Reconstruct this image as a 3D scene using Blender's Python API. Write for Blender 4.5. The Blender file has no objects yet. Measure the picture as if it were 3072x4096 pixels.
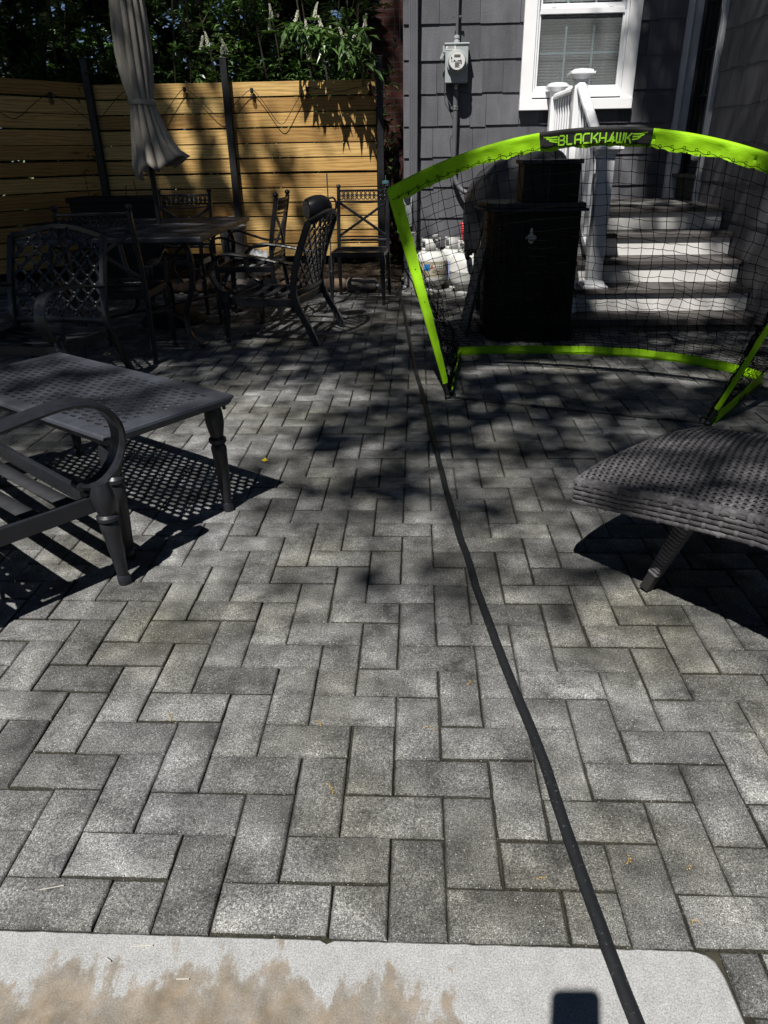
import bpy, math, random
from mathutils import Vector, Matrix, noise
R = math.radians
random.seed(7)
C = bpy.context.scene.collection
scn = bpy.context.scene

# ---------------------------------------------------------------- camera
cam_d = bpy.data.cameras.new("camera"); cam = bpy.data.objects.new("camera", cam_d); C.objects.link(cam)
cam_d.sensor_fit = 'VERTICAL'; cam_d.sensor_height = 36.0; cam_d.lens = 36.0 * 2885.731 / 4096.0
cam_d.clip_start = 0.02; cam_d.clip_end = 500
CP = Vector((0.04280851, -0.75087520, 1.16529755))
cam.matrix_world = Matrix.Translation(CP) @ (Matrix.Rotation(0.0485495, 4, 'Z') @ Matrix.Rotation(math.pi/2 - 0.4621453, 4, 'X') @ Matrix.Rotation(-0.0177245, 4, 'Z'))
scn.camera = cam

# ---------------------------------------------------------------- world and sun
LX, LY = 0.23, 0.575                       # horizontal travel of the light per metre of fall
w = bpy.data.worlds.new("World"); scn.world = w; w.use_nodes = True
nt = w.node_tree; bg = nt.nodes['Background']
sky = nt.nodes.new('ShaderNodeTexSky'); sky.sky_type = 'NISHITA'; sky.sun_disc = False
elev = math.atan2(1.0, math.hypot(LX, LY)); sky.sun_elevation = elev
sky.sun_rotation = math.atan2(-LX, -LY)
sky.altitude = 2500; sky.air_density = .6; sky.dust_density = .2; sky.ozone_density = 1.0
nt.links.new(sky.outputs[0], bg.inputs[0]); bg.inputs[1].default_value = 0.05
sd = bpy.data.lights.new("sun", 'SUN'); sd.energy = 5.0; sd.angle = R(0.53); sd.color = (1.0, 0.965, 0.91)
sun = bpy.data.objects.new("sun", sd); C.objects.link(sun)
sun.rotation_euler = Vector((-LX, -LY, 1.0)).to_track_quat('Z', 'Y').to_euler()
sun.location = (-5, -8, 15)
scn.view_settings.view_transform = 'Standard'; scn.view_settings.look = 'None'
scn.view_settings.exposure = 0.5; scn.view_settings.gamma = 1.0
scn.cycles.max_bounces = 8; scn.cycles.diffuse_bounces = 3

# ---------------------------------------------------------------- materials
def srgb(r, g, b):
    f = lambda c: (c/255/12.92) if c/255 <= .04045 else ((c/255+.055)/1.055)**2.4
    return (f(r), f(g), f(b), 1)
class NB:
    def __init__(s, name, rough=.6, spec=.5, metal=0):
        s.m = bpy.data.materials.new(name); s.m.use_nodes = True
        s.t = s.m.node_tree; s.b = s.t.nodes['Principled BSDF']
        s.b.inputs['Roughness'].default_value = rough
        s.b.inputs['Specular IOR Level'].default_value = spec
        s.b.inputs['Metallic'].default_value = metal
        s.tc = s.t.nodes.new('ShaderNodeTexCoord'); s.co = s.tc.outputs['Object']
    def n(s, typ, **kw):
        nd = s.t.nodes.new(typ)
        for k, v in kw.items():
            if k.startswith('i_'): nd.inputs[k[2:].replace('_', ' ')].default_value = v
            else: setattr(nd, k, v)
        return nd
    def l(s, a, b): s.t.links.new(a, b)
    def scaled(s, sx, sy, sz, src=None):
        m = s.n('ShaderNodeMapping'); m.inputs['Scale'].default_value = (sx, sy, sz); s.l(src or s.co, m.inputs[0]); return m.outputs[0]
    def noise(s, scale, detail=4, rough=.55, src=None, dist=0):
        nd = s.n('ShaderNodeTexNoise'); nd.inputs['Scale'].default_value = scale; nd.inputs['Detail'].default_value = detail
        nd.inputs['Roughness'].default_value = rough; nd.inputs['Distortion'].default_value = dist
        s.l(src or s.co, nd.inputs['Vector']); return nd.outputs['Fac']
    def ramp(s, fac, stops):
        r = s.n('ShaderNodeValToRGB'); e = r.color_ramp.elements
        while len(e) > 1: e.remove(e[-1])
        e[0].position = stops[0][0]; e[0].color = stops[0][1]
        for p, c in stops[1:]:
            x = e.new(p); x.color = c
        s.l(fac, r.inputs[0]); return r.outputs[0]
    def mix(s, fac, a, b, mode='MIX'):
        m = s.n('ShaderNodeMix', data_type='RGBA', blend_type=mode)
        for sock, v in ((m.inputs[0], fac), (m.inputs[6], a), (m.inputs[7], b)):
            if hasattr(v, 'default_value') or hasattr(v, 'links'): s.l(v, sock)
            else: sock.default_value = v
        return m.outputs[2]
    def math(s, op, a, b=None):
        m = s.n('ShaderNodeMath', operation=op)
        for sock, v in ((m.inputs[0], a), (m.inputs[1], b)):
            if v is None: continue
            if hasattr(v, 'links'): s.l(v, sock)
            else: sock.default_value = v
        return m.outputs[0]
    def bump(s, h, strength=.3, dist=.002):
        b = s.n('ShaderNodeBump'); b.inputs['Strength'].default_value = strength; b.inputs['Distance'].default_value = dist
        s.l(h, b.inputs['Height']); s.l(b.outputs[0], s.b.inputs['Normal']); return b
    def col(s, c):
        if hasattr(c, 'links'): s.l(c, s.b.inputs['Base Color'])
        else: s.b.inputs['Base Color'].default_value = c
        return s
def G(v, a=1): return (v, v, v, 1)

def varied(name, c, amt=.25, scale=6, rough=.6, spec=.5, bump=0, bscale=60, metal=0):
    m = NB(name, rough, spec, metal)
    f = m.noise(scale, 5)
    lo = tuple(x*(1-amt) for x in c[:3]) + (1,); hi = tuple(min(1, x*(1+amt)) for x in c[:3]) + (1,)
    m.col(m.ramp(f, [(.3, lo), (.7, hi)]))
    if bump: m.bump(m.noise(bscale, 4), bump, .003)
    return m.m

def paver_mat():
    m = NB('paver_concrete', .9, .3)
    at = m.n('ShaderNodeAttribute', attribute_name='tone'); tone = at.outputs['Fac']
    spk = m.noise(420, 2, .8); spk2 = m.noise(170, 3, .7); blot = m.noise(9, 5, .6); big = m.noise(1.7, 4, .5)
    base = m.ramp(spk, [(.30, G(.03)), (.42, G(.12)), (.56, G(.25)), (.70, G(.52))])
    b2 = m.ramp(spk2, [(.32, G(.55)), (.5, G(1.0)), (.70, G(1.45))])
    c = m.mix(1, base, b2, 'MULTIPLY')
    c = m.mix(1, c, m.ramp(blot, [(.30, G(.34)), (.43, G(.75)), (.56, G(1.10)), (.68, G(1.65))]), 'MULTIPLY')
    c = m.mix(1, c, m.ramp(tone, [(0, (.16, .15, .12, 1)), (.06, (.20, .19, .15, 1)), (.07, G(.44)), (.5, G(.66)), (1, G(.95))]), 'MULTIPLY')
    tint = m.ramp(big, [(.34, (.78, .76, .64, 1)), (.48, (.97, .97, .93, 1)), (.7, (1.0, 1.01, 1.04, 1))])
    c = m.mix(1, c, tint, 'MULTIPLY')
    chip = m.n('ShaderNodeTexVoronoi'); chip.inputs['Scale'].default_value = 95; m.l(m.co, chip.inputs['Vector'])
    c = m.mix(m.ramp(chip.outputs['Distance'], [(.05, G(.8)), (.12, G(0))]), c, (.62, .61, .57, 1))
    m.col(c)
    h = m.mix(.5, spk2, spk)
    m.bump(h, .55, .0022)
    return m.m
def slab_mat():
    m = NB('slab_concrete', .85, .3)
    spk = m.noise(380, 3, .75); med = m.noise(30, 5)
    base = m.ramp(spk, [(.3, srgb(118, 118, 118)), (.52, srgb(156, 157, 157)), (.75, srgb(190, 190, 190))])
    base = m.mix(1, base, m.ramp(med, [(.3, G(.86)), (.7, G(1.05))]), 'MULTIPLY')
    # rust-brown stain with a ragged edge, fading to the right
    sep = m.n('ShaderNodeSeparateXYZ'); m.l(m.co, sep.inputs[0])
    y = sep.outputs['Y']; x = sep.outputs['X']
    ragged = m.noise(9, 7, .62, m.scaled(1.5, .7, 1)); fine = m.noise(40, 4, .6)
    e = m.math('MULTIPLY_ADD', y, -7.0); e.node.inputs[2].default_value = -.78
    e = m.math('ADD', e, m.math('MULTIPLY', m.math('SUBTRACT', ragged, .5), 2.9))
    e = m.math('ADD', e, m.math('MULTIPLY', m.math('SUBTRACT', fine, .5), .6))
    xr = m.math('MULTIPLY', m.math('SUBTRACT', x, .08), -3.2)
    xr = m.math('MINIMUM', xr, 0.45)
    e = m.math('ADD', e, xr)
    k = m.ramp(e, [(.0, G(0)), (.18, G(.75)), (.5, G(.92)), (1, G(1))])
    k = m.mix(1, k, m.ramp(m.noise(14, 6, .65), [(.25, G(.55)), (.6, G(1))]), 'MULTIPLY')
    stain = m.ramp(m.noise(25, 5), [(.3, srgb(112, 102, 86)), (.5, srgb(136, 122, 102)), (.7, srgb(160, 142, 120))])
    c = m.mix(k, base, m.mix(1, m.mix(.55, stain, base, 'MULTIPLY'), G(1.1), 'MULTIPLY'))
    c = m.mix(m.ramp(m.noise(75, 3, .7), [(.70, G(0)), (.76, G(.55))]), c, (.10, .085, .06, 1))
    m.col(c); m.bump(m.mix(.5, spk, med), .4, .002)
    return m.m
def wood_mat(name='pine_board'):
    m = NB(name, .7, .3)
    at = m.n('ShaderNodeAttribute', attribute_name='tone'); tone = at.outputs['Fac']
    off = m.n('ShaderNodeVectorMath', operation='MULTIPLY_ADD'); m.l(m.co, off.inputs[0]); off.inputs[1].default_value = (1, 1, 1)
    cmb = m.n('ShaderNodeCombineXYZ'); m.l(m.math('MULTIPLY', tone, 37.0), cmb.inputs[0]); m.l(m.math('MULTIPLY', tone, 13.0), cmb.inputs[2]); m.l(cmb.outputs[0], off.inputs[2])
    co = off.outputs[0]
    w1 = m.noise(3.2, 3, .5, m.scaled(1.0, 1, 5.5, co), .8)
    rings = m.n('ShaderNodeTexWave', wave_type='BANDS', bands_direction='Z'); rings.inputs['Scale'].default_value = 3.5
    rings.inputs['Distortion'].default_value = 9; rings.inputs['Detail'].default_value = 3; rings.inputs['Detail Scale'].default_value = 1.1
    m.l(m.scaled(.55, 1, 3.2, co), rings.inputs['Vector'])
    fine = m.noise(60, 3, .6, m.scaled(.06, 1, 3, co))
    c = m.ramp(rings.outputs['Fac'], [(.0, (.44, .275, .10, 1)), (.12, (.54, .355, .14, 1)), (.6, (.60, .41, .17, 1)), (1, (.64, .45, .19, 1))])
    c = m.mix(1, c, m.ramp(fine, [(.35, G(.80)), (.65, G(1.1))]), 'MULTIPLY')
    c = m.mix(1, c, m.ramp(tone, [(0, (.60, .50, .38, 1)), (.35, (.88, .78, .62, 1)), (.65, (1, .95, .84, 1)), (1, (1.10, 1.1, 1.0, 1))]), 'MULTIPLY')
    v = m.n('ShaderNodeTexVoronoi'); v.inputs['Scale'].default_value = 2.6; v.inputs['Randomness'].default_value = 1; m.l(m.scaled(.75, .3, 1.9, co), v.inputs['Vector'])
    c = m.mix(m.ramp(v.outputs['Distance'], [(.05, G(.9)), (.08, G(.5)), (.13, G(0))]), c, (.16, .065, .02, 1))
    c = m.mix(m.ramp(w1, [(.62, G(0)), (.8, G(.4))]), c, (.26, .15, .055, 1))
    m.col(c); m.bump(m.mix(.5, rings.outputs['Fac'], fine), .08, .001)
    return m.m
def siding_mat(name='painted_shingle', k=1.0):
    m = NB(name, .55, .35)
    at = m.n('ShaderNodeAttribute', attribute_name='tone'); tone = at.outputs['Fac']
    f = m.noise(5, 5); g = m.noise(55, 4, .6)
    c = m.ramp(f, [(.3, (.082*k, .083*k, .094*k, 1)), (.7, (.108*k, .108*k, .120*k, 1))])
    c = m.mix(1, c, m.ramp(tone, [(0, G(.78)), (1, G(1.18))]), 'MULTIPLY')
    c = m.mix(1, c, m.ramp(m.noise(3.5, 6, .65, m.scaled(3, 3, .6)), [(.3, G(.78)), (.7, G(1.15))]), 'MULTIPLY')
    c = m.mix(m.ramp(m.noise(16, 6, .75), [(.68, G(0)), (.76, G(.3))]), c, G(.30))
    m.col(c)
    v = m.noise(26, 4, .6, m.scaled(1, 1, .25))
    m.bump(m.mix(.5, v, g), .6, .006)
    return m.m
def metal_mat(name='cast_metal', v=.017, rough=.42):
    m = NB(name, rough, .5)
    f = m.noise(14, 5)
    m.col(m.ramp(f, [(.3, (v*.8, v*.86, v*1.08, 1)), (.7, (v*1.15, v*1.25, v*1.6, 1))]))
    rr = m.ramp(m.noise(40, 5), [(.3, G(rough-.1)), (.7, G(rough+.16))]); m.l(rr, m.b.inputs['Roughness'])
    m.bump(m.noise(120, 2), .04, .0008)
    return m.m
def leaf_mat(name, c1, c2, rough=.35, trans=.25):
    m = NB(name, rough, .5)
    f = m.noise(2.3, 4); g = m.noise(23, 2)
    c = m.mix(.5, m.ramp(f, [(.35, c1), (.65, c2)]), m.ramp(g, [(.35, c1), (.65, c2)]))
    m.col(c)
    tr = m.n('ShaderNodeBsdfTranslucent'); m.l(m.mix(1, c, (1.6, 1.9, .7, 1), 'MULTIPLY'), tr.inputs[0])
    mx = m.n('ShaderNodeMixShader'); mx.inputs[0].default_value = trans
    m.l(m.b.outputs[0], mx.inputs[1]); m.l(tr.outputs[0], mx.inputs[2])
    m.l(mx.outputs[0], m.t.nodes['Material Output'].inputs[0])
    return m.m
def cloth_mat(name, c, trans=.0, rough=.8, bump=.3, scale=7, dirt=0, dirtc=(.03,.05,.01,1)):
    m = NB(name, rough, .3)
    f = m.noise(scale, 4)
    cc = m.ramp(f, [(.3, tuple(x*.85 for x in c[:3])+(1,)), (.7, tuple(min(1, x*1.1) for x in c[:3])+(1,))])
    if dirt: cc = m.mix(m.ramp(m.noise(60, 6, .7), [(.58, G(0)), (.72, G(dirt))]), cc, dirtc)
    m.col(cc); m.bump(m.mix(.5, m.noise(18, 4), m.noise(350, 2)), bump, .006)
    if trans:
        tr = m.n('ShaderNodeBsdfTranslucent'); m.l(cc, tr.inputs[0])
        mx = m.n('ShaderNodeMixShader'); mx.inputs[0].default_value = trans
        m.l(m.b.outputs[0], mx.inputs[1]); m.l(tr.outputs[0], mx.inputs[2])
        m.l(mx.outputs[0], m.t.nodes['Material Output'].inputs[0])
    return m.m
def brick_mat():
    m = NB('old_brick', .85, .3)
    b = m.n('ShaderNodeTexBrick'); b.inputs['Scale'].default_value = 1
    b.inputs['Brick Width'].default_value = .21; b.inputs['Row Height'].default_value = .068; b.inputs['Mortar Size'].default_value = .006
    b.inputs['Color1'].default_value = (.085, .027, .021, 1); b.inputs['Color2'].default_value = (.055, .018, .015, 1); b.inputs['Mortar'].default_value = (.075, .06, .055, 1)
    r = m.n('ShaderNodeMapping'); r.inputs['Rotation'].default_value = (R(90), 0, 0); m.l(m.co, r.inputs[0]); m.l(r.outputs[0], b.inputs['Vector'])
    c = m.mix(1, b.outputs[0], m.ramp(m.noise(12, 5), [(.3, G(.5)), (.7, G(1.3))]), 'MULTIPLY')
    m.col(c); m.bump(b.outputs['Fac'], -.5, .006)
    return m.m
def rattan_mat():
    m = NB('rattan', .5, .45)
    at = m.n('ShaderNodeAttribute', attribute_name='tone'); tone = at.outputs['Fac']
    streak = m.noise(160, 4, .7, m.scaled(.25, .25, 1))
    c = m.ramp(tone, [(0, (.040, .038, .041, 1)), (1, (.135, .130, .138, 1))])
    c = m.mix(1, c, m.ramp(streak, [(.3, G(.6)), (.7, G(1.45))]), 'MULTIPLY')
    m.col(c); m.bump(streak, .3, .001)
    return m.m
M = {}
M['paver'] = paver_mat(); M['slab'] = slab_mat(); M['wood'] = wood_mat(); M['siding'] = siding_mat(); M['siding_dim'] = M['siding']
M['metal'] = metal_mat('cast_metal', .016, .32); M['table_metal'] = metal_mat('table_metal', .044, .45); M['post'] = metal_mat('black_post_paint', .008, .5)
M['joint'] = varied('joint_sand', (.035, .032, .024, 1), .5, 30, .95, .1, .5, 200)
M['earth'] = varied('yard_ground', (.20, .21, .12, 1), .5, 3, .95, .1)
M['soil'] = varied('dark_soil', (.030, .022, .016, 1), .6, 25, .95, .15, .8, 90)
M['log'] = varied('log_bark', (.10, .07, .05, 1), .5, 14, .9, .2, .9, 40)
M['stone'] = varied('edging_stone', (.17, .155, .14, 1), .4, 8, .9, .2, .7, 30)
M['white'] = varied('white_paint', (.84, .84, .85, 1), .04, 4, .4, .45, .1, 60)
M['vinyl'] = varied('white_vinyl', (.80, .81, .83, 1), .04, 4, .35, .5)
M['riser'] = varied('scuffed_white_paint', (.60, .59, .57, 1), .14, 3, .5, .4, .2, 40)
M['tread'] = varied('grey_decking', (.075, .069, .066, 1), .18, 5, .7, .3, .25, 80)
M['brick'] = brick_mat()
M['grey_paint'] = varied('grey_paint', (.10, .10, .112, 1), .1, 6, .45, .4, .15, 70)
M['casing_shaded'] = varied('shaded_white_paint', (.55, .56, .58, 1), .08, 6, .5, .4)  # white casing paint with its shade put into the colour
M['galv'] = varied('grey_enamel', (.34, .37, .37, 1), .08, 6, .4, .5)
M['steel'] = varied('dull_steel', (.5, .5, .5, 1), .2, 20, .35, .5, metal=.9)
M['face'] = varied('meter_face', (.62, .62, .60, 1), .05, 20, .4, .5)
M['ink'] = varied('dark_ink', (.03, .03, .035, 1), .1, 20, .5, .4)
M['lcd'] = varied('lcd_screen', (.10, .11, .09, 1), .1, 20, .2, .5)
M['lime'] = cloth_mat('lime_fabric', (.42, .84, .008, 1), .22, .5, 1.0)
M['lime_dirty'] = cloth_mat('dirty_lime_fabric', (.48, .85, .015, 1), .2, .6, .3, dirt=.6)
M['black_fabric'] = cloth_mat('black_fabric', (.012, .012, .012, 1), 0, .7, .2)
M['lime_print'] = cloth_mat('lime_print', (.27, .58, .02, 1), 0, .6, .05)
M['net'] = varied('net_cord', (.004, .004, .004, 1), .1, 20, 1.0, 0.0)
M['umbrella'] = cloth_mat('taupe_canvas', (.36, .33, .285, 1), .12, .85, .3)
M['cover'] = cloth_mat('grill_cover', (.065, .066, .07, 1), 0, .5, .5, 4, .25, (.2, .2, .2, 1))
M['resin'] = varied('dark_brown_resin', (.0075, .0065, .006, 1), .25, 8, .6, .25, .15, 60)
M['resin_top'] = varied('dark_resin_top', (.022, .021, .021, 1), .25, 8, .6, .4, .1, 60)
M['tank'] = varied('white_tank_paint', (.50, .50, .48, 1), .06, 6, .4, .45, .1, 30)
M['tank_label'] = varied('faded_label', (.26, .235, .17, 1), .6, 9, .6, .3)
M['blue'] = varied('blue_label', (.02, .17, .42, 1), .3, 12, .5, .4)
M['lilac'] = varied('pale_blue_label', (.24, .28, .46, 1), .1, 12, .5, .4)
M['red'] = varied('red_rubber', (.60, .012, .02, 1), .1, 12, .4, .5)
M['rubber'] = NB('black_rubber', .55, .4)
_m = M['rubber']; _c = _m.mix(_m.ramp(_m.noise(120, 6, .75), [(.60, G(0)), (.70, G(.5))]), (.008, .009, .011, 1), (.20, .20, .19, 1)); _m.col(_c); _m.bump(_m.noise(60, 4), .3, .002); M['rubber'] = _m.m
M['rattan'] = rattan_mat()
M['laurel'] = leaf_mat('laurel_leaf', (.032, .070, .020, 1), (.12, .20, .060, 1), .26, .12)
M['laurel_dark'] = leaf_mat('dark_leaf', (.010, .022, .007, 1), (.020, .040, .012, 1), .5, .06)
M['sunny_leaf'] = leaf_mat('sunny_leaf', (.12, .21, .03, 1), (.28, .36, .05, 1), .5, .35)
M['canopy'] = leaf_mat('tree_leaf', (.03, .065, .015, 1), (.05, .10, .02, 1), .5, .05)
M['flower'] = varied('cream_blossom', (.74, .72, .60, 1), .15, 30, .8, .2)
M['bark'] = varied('bark', (.11, .09, .07, 1), .4, 14, .9, .2, .8, 30)
M['stem'] = varied('shrub_stem', (.040, .036, .025, 1), .4, 14, .8, .2, .5, 30)
M['plastic_bag'] = cloth_mat('white_bag', (.6, .62, .64, 1), .3, .35, .6)
M['bucket'] = varied('grey_bucket', (.09, .09, .09, 1), .3, 12, .5, .4)
M['pot_face'] = varied('speckled_face', (.09, .085, .08, 1), .9, 120, .9, .2, .6, 200)
M['gloss_black'] = varied('gloss_black', (.012, .012, .013, 1), .2, 8, .28, .5)
M['doormat'] = varied('worn_doormat', (.17, .165, .155, 1), .4, 50, .95, .1, .8, 200)
M['old_wood'] = varied('weathered_board', (.42, .40, .36, 1), .3, 9, .8, .2, .4, 40)
M['teal'] = varied('teal_cap', (.05, .13, .15, 1), .2, 8, .4, .4)
M['yellow'] = leaf_mat('yellow_leaf', (.75, .62, .03, 1), (.85, .72, .06, 1), .5, .2)
M['catkin'] = varied('dry_catkin', (.42, .27, .07, 1), .3, 40, .9, .1)
M['blind'] = varied('blind_slat', (.86, .87, .86, 1), .03, 8, .5, .3)
M['muntin'] = varied('grille_bar', (.50, .62, .64, 1), .05, 8, .4, .4)
def glass_mat(name, tint=(.93, .95, .96, 1), alpha=.12):
    m = NB(name, .03, .8); m.col((.02, .025, .03, 1))
    tr = m.n('ShaderNodeBsdfTransparent'); tr.inputs[0].default_value = tint
    mx = m.n('ShaderNodeMixShader'); mx.inputs[0].default_value = alpha
    m.l(tr.outputs[0], mx.inputs[1]); m.l(m.b.outputs[0], mx.inputs[2]); m.l(mx.outputs[0], m.t.nodes['Material Output'].inputs[0]); return m.m
M['glass'] = glass_mat('window_glass')
M['bulb'] = glass_mat('bulb_glass', (.75, .75, .72, 1), .35)
def screen_mat():
    m = NB('insect_screen', .8, .2); m.col((.22, .23, .23, 1))
    tr = m.n('ShaderNodeBsdfTransparent'); mx = m.n('ShaderNodeMixShader'); mx.inputs[0].default_value = .22
    m.l(tr.outputs[0], mx.inputs[1]); m.l(m.b.outputs[0], mx.inputs[2]); m.l(mx.outputs[0], m.t.nodes['Material Output'].inputs[0]); return m.m
M['screen'] = screen_mat()
M['dark_glass'] = NB('dark_door_glass', .05, .7); M['dark_glass'].col((.01, .012, .014, 1)); M['dark_glass'] = M['dark_glass'].m
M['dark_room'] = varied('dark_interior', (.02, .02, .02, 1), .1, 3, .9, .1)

# ---------------------------------------------------------------- mesh builder
class MB:
    def __init__(s): s.v = []; s.f = []; s.t = []; s.tone = None
    def face(s, idx, tone=None):
        s.f.append(tuple(idx)); s.t.append(s.tone if tone is None else tone)
    def box(s, c, d, rot=None, tone=None):
        b = len(s.v); hx, hy, hz = d[0]/2, d[1]/2, d[2]/2
        for x in (-hx, hx):
            for y in (-hy, hy):
                for z in (-hz, hz):
                    p = Vector((x, y, z))
                    if rot is not None: p = rot @ p
                    s.v.append(tuple(p + Vector(c)))
        for q in ((0,1,3,2),(4,6,7,5),(0,4,5,1),(2,3,7,6),(0,2,6,4),(1,5,7,3)): s.face([b+i for i in q], tone)
        return s
    def bar(s, a, b_, w_, h_, up=(0,0,1), tone=None):
        a = Vector(a); b_ = Vector(b_); t = (b_-a); L = t.length; t.normalize()
        u = Vector(up); sd_ = t.cross(u)
        if sd_.length < 1e-4: sd_ = t.cross(Vector((1,0,0)))
        sd_.normalize(); u2 = sd_.cross(t)
        rot = Matrix((t, sd_, u2)).transposed()
        return s.box((a+b_)/2, (L, w_, h_), rot, tone)
    def sweep(s, path, sec, up=(0,0,1), closed=False, caps=True, scale=None, tone=None):
        P = [Vector(p) for p in path]; n = len(P); k = len(sec); b = len(s.v)
        U = Vector(up)
        for i, p in enumerate(P):
            if closed: t = P[(i+1) % n] - P[i-1]
            else: t = P[min(i+1, n-1)] - P[max(i-1, 0)]
            if t.length < 1e-9: t = Vector((0,0,1))
            t.normalize(); sd_ = t.cross(U)
            if sd_.length < 1e-3: sd_ = t.cross(Vector((0.3,1,0.1)))
            sd_.normalize(); u2 = sd_.cross(t)
            sc = scale[i] if scale else 1
            for (x, y) in sec: s.v.append(tuple(p + sd_*x*sc + u2*y*sc))
        m = n if closed else n-1
        for i in range(m):
            j = (i+1) % n
            for q in range(k):
                r = (q+1) % k
                s.face((b+i*k+q, b+i*k+r, b+j*k+r, b+j*k+q), tone)
        if caps and not closed:
            s.face([b+q for q in range(k)][::-1], tone); s.face([b+(n-1)*k+q for q in range(k)], tone)
        return s
    def tube(s, path, r, seg=8, closed=False, caps=True, tone=None, up=None):
        n = len(path); rr = r if isinstance(r, (list, tuple)) else [r]*n
        P = [Vector(p) for p in path]; b = len(s.v)
        prev = None
        for i, p in enumerate(P):
            if closed: t = P[(i+1) % n] - P[i-1]
            else: t = P[min(i+1, n-1)] - P[max(i-1, 0)]
            if t.length < 1e-9: t = Vector((0,0,1))
            t.normalize()
            if prev is None:
                a = Vector((0,0,1)) if abs(t.z) < .9 else Vector((1,0,0))
                sd_ = t.cross(a).normalized()
            else:
                sd_ = (prev - t*prev.dot(t))
                if sd_.length < 1e-6: sd_ = t.cross(Vector((0,0,1)))
                sd_.normalize()
            prev = sd_; u2 = t.cross(sd_)
            for q in range(seg):
                a = 2*math.pi*q/seg
                s.v.append(tuple(p + (sd_*math.cos(a) + u2*math.sin(a))*rr[i]))
        m = n if closed else n-1
        for i in range(m):
            j = (i+1) % n
            for q in range(seg):
                r2 = (q+1) % seg
                s.face((b+i*seg+q, b+i*seg+r2, b+j*seg+r2, b+j*seg+q), tone)
        if caps and not closed and seg > 2:
            s.face([b+q for q in range(seg)][::-1], tone); s.face([b+(n-1)*seg+q for q in range(seg)], tone)
        return s
    def lathe(s, prof, c=(0,0,0), seg=20, axis='Z', tone=None, caps=True):
        b = len(s.v); n = len(prof); c = Vector(c)
        for (r, z) in prof:
            for q in range(seg):
                a = 2*math.pi*q/seg; x, y = r*math.cos(a), r*math.sin(a)
                p = {'Z': (x, y, z), 'Y': (x, z, y), 'X': (z, x, y)}[axis]
                s.v.append(tuple(c + Vector(p)))
        for i in range(n-1):
            for q in range(seg):
                r2 = (q+1) % seg
                s.face((b+i*seg+q, b+i*seg+r2, b+(i+1)*seg+r2, b+(i+1)*seg+q), tone)
        if caps:
            s.face([b+q for q in range(seg)][::-1], tone); s.face([b+(n-1)*seg+q for q in range(seg)], tone)
        return s
    def prism(s, poly, z0, z1, tone=None, xf=None):
        b = len(s.v); n = len(poly)
        for z in (z0, z1):
            for (x, y) in poly:
                p = (x, y, z) if xf is None else xf(x, y, z)
                s.v.append(tuple(p))
        for q in range(n): s.face((b+q, b+(q+1) % n, b+n+(q+1) % n, b+n+q), tone)
        s.face([b+q for q in range(n)][::-1], tone); s.face([b+n+q for q in range(n)], tone)
        return s
    def grid(s, fn, nu, nv, tone=None, closed_u=False):
        b = len(s.v)
        for i in range(nu+1):
            for j in range(nv+1): s.v.append(tuple(fn(i/nu, j/nv)))
        for i in range(nu):
            for j in range(nv):
                a = b+i*(nv+1)+j; s.face((a, a+nv+1, a+nv+2, a+1), tone)
        return s
    def build(s, name, mat, parent=None, smooth=.6, bevel=0, solid=0, recalc=True):
        me = bpy.data.meshes.new(name); me.from_pydata(s.v, [], s.f); me.validate(clean_customdata=False)
        if any(t is not None for t in s.t) and len(me.polygons) == len(s.t):
            at = me.attributes.new('tone', 'FLOAT', 'FACE')
            at.data.foreach_set('value', [0.5 if t is None else t for t in s.t])
        if recalc:
            import bmesh
            bm = bmesh.new(); bm.from_mesh(me); bmesh.ops.recalc_face_normals(bm, faces=bm.faces); bm.to_mesh(me); bm.free()
        if smooth:
            me.polygons.foreach_set('use_smooth', [True]*len(me.polygons)); me.set_sharp_from_angle(angle=smooth)
        me.materials.append(mat)
        o = bpy.data.objects.new(name, me); C.objects.link(o)
        if parent is not None: o.parent = parent
        if bevel:
            b = o.modifiers.new('bevel', 'BEVEL'); b.width = bevel; b.segments = 2; b.limit_method = 'ANGLE'; b.angle_limit = R(40)
        if solid:
            b = o.modifiers.new('solid', 'SOLIDIFY'); b.thickness = solid; b.offset = 0
        return o
def tag(o, label=None, cat=None, group=None, kind=None):
    if label: o['label'] = label
    if cat: o['category'] = cat
    if group: o['group'] = group
    if kind: o['kind'] = kind
    return o
def thing(name, label, cat, loc=(0,0,0), rz=0, group=None):
    o = bpy.data.objects.new(name, None); C.objects.link(o); o.empty_display_size = .1
    o.location = loc; o.rotation_euler = (0, 0, rz)
    return tag(o, label, cat, group)
def copy_tree(o, parent=None):
    c = o.copy(); C.objects.link(c); c.parent = parent
    for ch in list(o.children): copy_tree(ch, c)
    return c
def spline(pts, n=8, closed=False):
    P = [Vector(p) for p in pts]; out = []; m = len(P)
    for i in range(m if closed else m-1):
        if closed: p0, p1, p2, p3 = P[i-1], P[i], P[(i+1) % m], P[(i+2) % m]
        else: p0, p1, p2, p3 = P[max(i-1, 0)], P[i], P[i+1], P[min(i+2, m-1)]
        for k in range(n):
            t = k/n
            out.append(.5*((2*p1) + (p2-p0)*t + (2*p0-5*p1+4*p2-p3)*t*t + (3*p1-p0-3*p2+p3)*t*t*t))
    if not closed: out.append(P[-1])
    return out
def rr(a, b): return random.uniform(a, b)
HEX = lambda w_, h_, c=.3: [(-w_/2, -h_/2*(1-c)), (-w_/2*(1-c), -h_/2), (w_/2*(1-c), -h_/2), (w_/2, -h_/2*(1-c)), (w_/2, h_/2*(1-c)), (w_/2*(1-c), h_/2), (-w_/2*(1-c), h_/2), (-w_/2, h_/2*(1-c))]
ZUP = Vector((0,0,1))

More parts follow.
